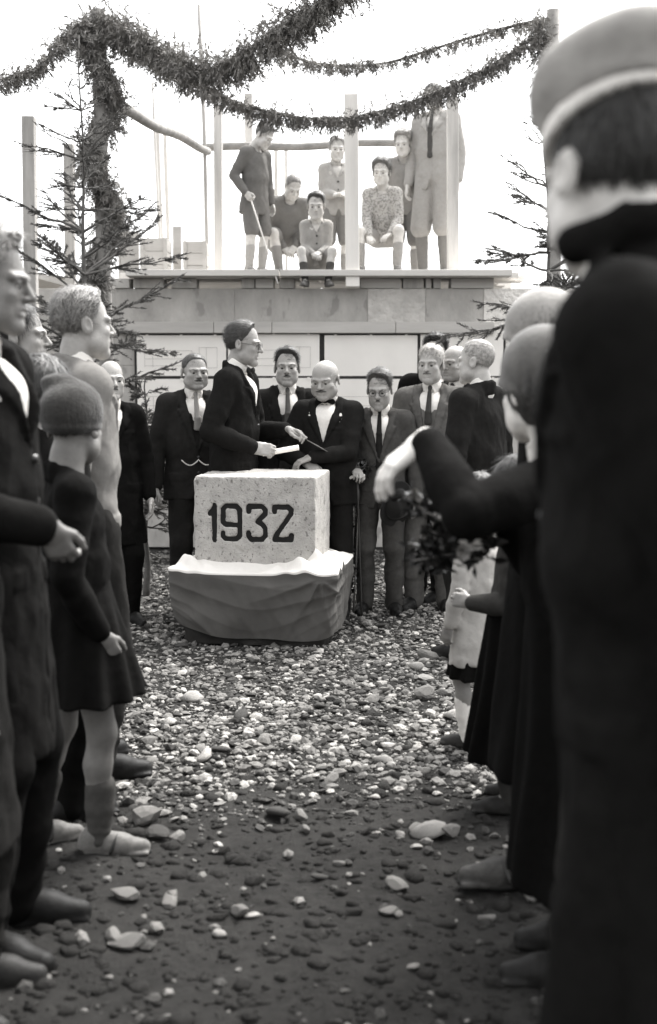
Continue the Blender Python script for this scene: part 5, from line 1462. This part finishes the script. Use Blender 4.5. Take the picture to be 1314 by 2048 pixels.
person(dict(label='woman in pale hat and long black coat, strapped shoe stepping forward', group=GR, pos=(1086, 578, 3.52), hatlift=.03, yaw=-92, lean=6, hs=1.02, hair='bob', hairv=.04, hat=('cloche', .26), head=(-50, 4, 0), vh=.005, vc=.0095, vshoe=.006, noface=True,
    legs={-1: dict(a=(-.08, .12, .085), yaw=0), 1: dict(a=(.08, -.12, .085), yaw=2)},
    outfit=dict(shirt=.4, jacket=dict(v=.006, closed=1, hem=.20, flare=.02, name='coat'), skirt=dict(v=.007, hem=.34, r=(.15, .175), dy=-.05, n=7, pleat=.006), socks=dict(v=.045, h=.9), shoes=dict(v=.05, strap=1))))
person(dict(label='small girl in pale short jacket and dark skirt behind the bouquet', group=GR, pos=(952, 950, 4.85), yaw=-135, hs=.90, hair='bob', hairv=.05, vh=.006, vc=.009, noface=True, skin=.24,
    outfit=dict(shirt=.4, jacket=dict(v=.36, closed=1, hem=.33, flare=.045, pockets=0), skirt=dict(v=.01, hem=.29, top=-.26, r=(.15, .185), n=13, pleat=.01), socks=dict(v=.6, h=.6), shoes=dict(v=.03))))
person(dict(label='child in brown-grey jacket and long black skirt, right of the small girl', group=GR, pos=(1030, 915, 4.1), yaw=-112, hs=.92, hair='bob', hairv=.03, vh=.006, vc=.009, noface=True, skin=.28,
    arms={1: dict(w=(.10, -.22, .17), d=(-.2, -1, .1), curl=.7, n=(-1, 0, -.3))},
    outfit=dict(shirt=.4, jacket=dict(v=.05, closed=1, hem=.22, flare=.02, pockets=0), skirt=dict(v=.007, hem=.20, r=(.15, .25), n=11, pleat=.012), socks=dict(v=.05, h=.9), shoes=dict(v=.02))))

# --- boys on the deck
GB = 'boys on the plank deck'
BOY = dict(vh=.006, vc=.012, vb=.014, group=GB, skin=.55)  # clothes of the deck figures are paled, haze put into their colour
sitlegs = lambda dx, fy, sp_=1.0: {-1: dict(a=(-dx * sp_, fy, .085), pole=(-.35, -1, .6)), 1: dict(a=(dx * sp_, fy, .085), pole=(.35, -1, .6))}
b1 = person(dict(BOY, label='boy standing in dark coat and shorts at the left, holding a stick', pos=(528, 250, 11.35), gz=DZ, yaw=48, hs=0.940, hair='short', hairv=.12, head=(14, 34, 0), lean=4,
    arms={-1: dict(w=(-.22, -.08, .02), curl=.9, n=(1, 0, 0))}, outfit=dict(jacket=dict(v=.15, closed=1, hem=.20, flare=.03), shorts=dict(v=.16, len=.9), socks=dict(v=.35, h=.6), shoes=dict(v=.20))))
person(dict(BOY, label='boy in dark jacket crouching with lowered head beside the standing boy', pos=(586, 336, 11.6), gz=DZ, H=1.56, yaw=14, hs=0.940, hair='crop', hairv=.25, hip=(0, .22, .40), lean=34, head=(6, 22, 0), legs=sitlegs(.13, -.14),
    arms={-1: dict(w=(-.06, -.28, .10), d=(.6, -.8, -.2), n=(.3, 0, -1)), 1: dict(w=(.06, -.28, .12), d=(-.6, -.8, -.2), n=(-.3, 0, -1))},
    outfit=dict(jacket=dict(v=.18, closed=1, hem=.06), shorts=dict(v=.2, len=.85), socks=dict(v=.25, h=.6), shoes=dict(v=.15))))
person(dict(BOY, label='boy sitting on the deck edge with bare knees and hands together', pos=(632, 388, 11.0), gz=wz + .0, H=1.26, yaw=2, hs=0.959, hair='side', hairv=.08, hip=(0, .26, .36), lean=12, head=(-4, 8, 0), legs=sitlegs(.15, -.14),
    arms={-1: dict(w=(-.04, -.30, .14), d=(.6, -.8, -.2), n=(.5, 0, -1), curl=.6), 1: dict(w=(.04, -.30, .16), d=(-.6, -.8, -.2), n=(-.5, 0, -1), curl=.6)},
    outfit=dict(shirt=.6, jacket=dict(v=.34, vee=.40, hem=.04), shorts=dict(v=.28, len=.80), socks=dict(v=.10, h=.55), shoes=dict(v=.12))))
person(dict(BOY, label='boy standing with hands at his waist behind the bright post', pos=(674, 274, 12.05), gz=DZ, yaw=8, hs=0.959, hair='short', hairv=.25, head=(0, 12, 0),
    arms={-1: dict(w=(-.05, -.22, .14), d=(.8, -.5, 0), n=(0, 0, -1)), 1: dict(w=(.05, -.22, .15), d=(-.8, -.5, 0), n=(0, 0, -1))},
    outfit=dict(shirt=.5, jacket=dict(v=.36, vee=.35, hem=.10), shorts=dict(v=.20, len=.9), socks=dict(v=.3, h=.6), shoes=dict(v=.15))))
person(dict(BOY, label='curly-haired boy in patterned sweater squatting right of the bright post', pos=(763, 312, 11.4), gz=DZ, H=1.50, yaw=-10, hs=0.987, hair='curly', hairv=.12, hip=(0, .24, .44), lean=14, head=(-2, 4, 0), legs=sitlegs(.17, -.12, 1.2),
    arms={-1: dict(w=(-.12, -.34, .06), d=(.3, -1, -.2), n=(0, 0, -1)), 1: dict(w=(.12, -.32, .08), d=(-.6, -.8, -.2), n=(0, 0, -1))},
    outfit=dict(jacket=dict(v=.38, closed=1, hem=.05, name='sweater', mat=mat('patterned_knit', .42, rough=1, var=.2, scale=20, bump=.5, bscale=60, bdist=.006, spots=(55, .24, .50), spec=.05)), shorts=dict(v=.34, len=.7), socks=dict(v=.3, h=.6), shoes=dict(v=.15))))
person(dict(BOY, label='boy in dark jacket bending forward behind the curly-haired boy', pos=(806, 268, 11.95), gz=DZ, H=1.52, yaw=-12, hs=0.978, hair='tousled', hairv=.30, lean=24, head=(-4, 4, 0), skin=.6,
    outfit=dict(shirt=.4, jacket=dict(v=.26, closed=1, hem=.08), shorts=dict(v=.16, len=.95), socks=dict(v=.28, h=.7), shoes=dict(v=.15))))
person(dict(BOY, label='man in light suit and breeches standing at the right, head behind the garland', pos=(868, 168, 11.85), gz=DZ, yaw=-28, hs=0.996, hair='short', hairv=.1, head=(-10, 10, 0),
    outfit=dict(shirt=.5, tie=('long', .1), jacket=dict(v=.34, vee=.30, hem=.12), shorts=dict(v=.34, len=1.04, r=1.05), socks=dict(v=.20, h=.95), shoes=dict(v=.12))))

# ------------------------------------------------------------------ things in hands
def W_(bi, q, fwd=0.0):
    body, k, Rw, loc = bi
    return loc + Rw @ np.asarray(q)
def thing_tube(name, label, cat, P, r, m, n=10):
    P = np.asarray(P, float); o = obj(name, None); 
    mb = MB(); mb.tube(P - P[0], r, n); bpy.data.objects.remove(o)
    ob = mb.build(name, m, None, True, loc=P[0]); tag(ob, label, cat); return ob
def hand_c(bi, s, f=.085):
    body, k, Rw, loc = bi; d, n_ = nrm(k.hd[s][0]), nrm(k.hd[s][1])
    return W_(bi, k.W[s] + d * f * k.u + n_ * .028 * k.u)
c = hand_c(sp, -1)
thing_tube('paper_roll', 'short pale paper roll in the speaker\'s near hand', 'paper roll', [c + (-.05, .01, -.012), c + (.06, 0, .008), c + (.17, -.01, .028)], (.016, .017, .017), paper)
c2 = hand_c(sp, 1, .10)
tr = empty('trowel', c2); tag(tr, 'small dark mason\'s trowel in the speaker\'s far hand', 'trowel')
mb = MB(); mb.tube([(-.07, 0, .045), (.0, 0, .01), (.03, 0, -.004)], (.013, .013, .009), 8); mb.build('handle', woodd, tr)
mb = MB(); mb.add([(.03, -.012, -.012), (.03, .012, -.012), (.09, .04, -.045), (.16, 0, -.085), (.09, -.04, -.045), (.03, -.012, -.016), (.03, .012, -.016), (.09, .04, -.049), (.16, 0, -.089), (.09, -.04, -.049)],
              None, [(0, 1, 2), (0, 2, 4), (4, 2, 3), (5, 7, 6), (5, 9, 7), (9, 8, 7), (0, 5, 6), (0, 6, 1), (1, 6, 7), (1, 7, 2), (2, 7, 8), (2, 8, 3), (3, 8, 9), (3, 9, 4), (4, 9, 5), (4, 5, 0)])
mb.build('blade', mat('steel', .12, rough=.35, bump=.1, spec=.6), tr, False)
# cane
c = hand_c(gm, -1, .06); e = np.array((c[0] + .03, c[1] - .04, .0))
cn = empty('walking_cane', e); tag(cn, 'thin dark walking cane held by the man with round glasses', 'cane')
mb = MB(); mb.tube(np.linspace((0, 0, 0), c - e, 8), .0065, 7); mb.build('shaft', mat('cane_wood', .03, rough=.4, spec=.3), cn)
mb = MB(); mb.tube([c - e + (-.05, 0, -.008), c - e + (-.01, 0, .008), c - e + (.05, 0, .006)], .010, 7); mb.build('handle', mat('ivory', .55, rough=.4), cn)
# bowler hat in the grey-haired man's hand
c = hand_c(ls, -1, .12) + np.array((-.02, -.06, -.06))
g = Grid((-.17, -.18, -.10), (.17, .18, .16), .007)
g.add(Ell((0, 0, .0), (.086, .105, .125)), .01); X, Y, Z = g.xyz(); g.f = np.maximum(g.f, (-Z).astype(np.float32))
rr_ = np.sqrt((X / .132) ** 2 + (Y / .155) ** 2); g.f = np.minimum(g.f, np.maximum(np.abs(Z - .006 - .03 * (np.abs(X) / .13) ** 3) - .005, (rr_ - 1) * .13).astype(np.float32))
hb = g.obj('bowler_hat', mat('felt_0.012', .012, rough=.9, spec=.2, sheen=.1)); hb.location = Vector(c); hb.rotation_euler = (math.radians(100), .3, math.radians(35)); tag(hb, 'black bowler hat held low by the grey-haired man', 'hat')
# stick of the standing boy
c = hand_c(b1, -1, .05); e = at(556, 568, 10.75)
thing_tube('stick', 'thin pale stick held by the standing boy, pointing down', 'stick', np.linspace(c + (c - e) * .06, e, 6), .008, wood, 6)
# watch chain: part of the man's waistcoat
body, k, Rw, loc = lm
mb = MB(); pts = []
for i in range(15):
    f_ = i / 14; pts.append(k.q(-.11 + .22 * f_, -.150 + .01 * abs(f_ - .5), .13 - .035 * math.sin(math.pi * ((f_ * 2) % 1.0)))) 
mb.tube(pts, .0042, 5); obj('watch_chain', mb.mesh('watch_chain'), mat('silver', .6, rough=.25, bump=0, spec=.6), body)
# bouquet of the young woman
body, k, Rw, loc = wm
hc_ = hand_c(wm, -1, .06)
bq = empty('bouquet', hc_); tag(bq, 'bouquet of dark leaves and a few pale blossoms in the woman\'s hand', 'bouquet')
rg = np.random.default_rng(77); mb = MB(); tips = []
for i in range(16):
    tip = np.array((rg.uniform(-.21, -.03), rg.normal(-.02, .04), rg.uniform(-.09, .12))); tips.append(tip)
    mb.tube(np.array([(.05, 0, -.02), tip * .45 + (0, 0, -.02), tip]), (.004, .0035, .0025), 5)
mb.build('stem', bark, bq)
V = np.vstack([leaf_cloud(rg, 34, t_ * rg.uniform(.6, 1), np.array((.045, .04, .045)), .042) for t_ in tips])
lo_ = obj('foliage', mesh_np('foliage', V, np.arange(len(V)).reshape(-1, 4), False), mat('bouquet_leaf', .014, rough=.4, var=.5, scale=18, bump=.2), bq); lo_['kind'] = 'stuff'
pet = mat('petal', .34, rough=.7, var=.15, scale=30)
for t_ in tips[:7]:
    fm = MB()
    for i in range(9):
        a_ = i * .698 + rg.uniform(-.1, .1); d = np.array((math.cos(a_) * .6, -.75, math.sin(a_))); d = nrm(d); s_ = nrm(np.cross(d, (0, 1, .1)))
        L = .030; fm.add([t_, t_ + d * L * .6 + s_ * .011, t_ + d * L, t_ + d * L * .6 - s_ * .011], [(0, 1, 2, 3)])
    fm.build('blossom', pet, bq, True)
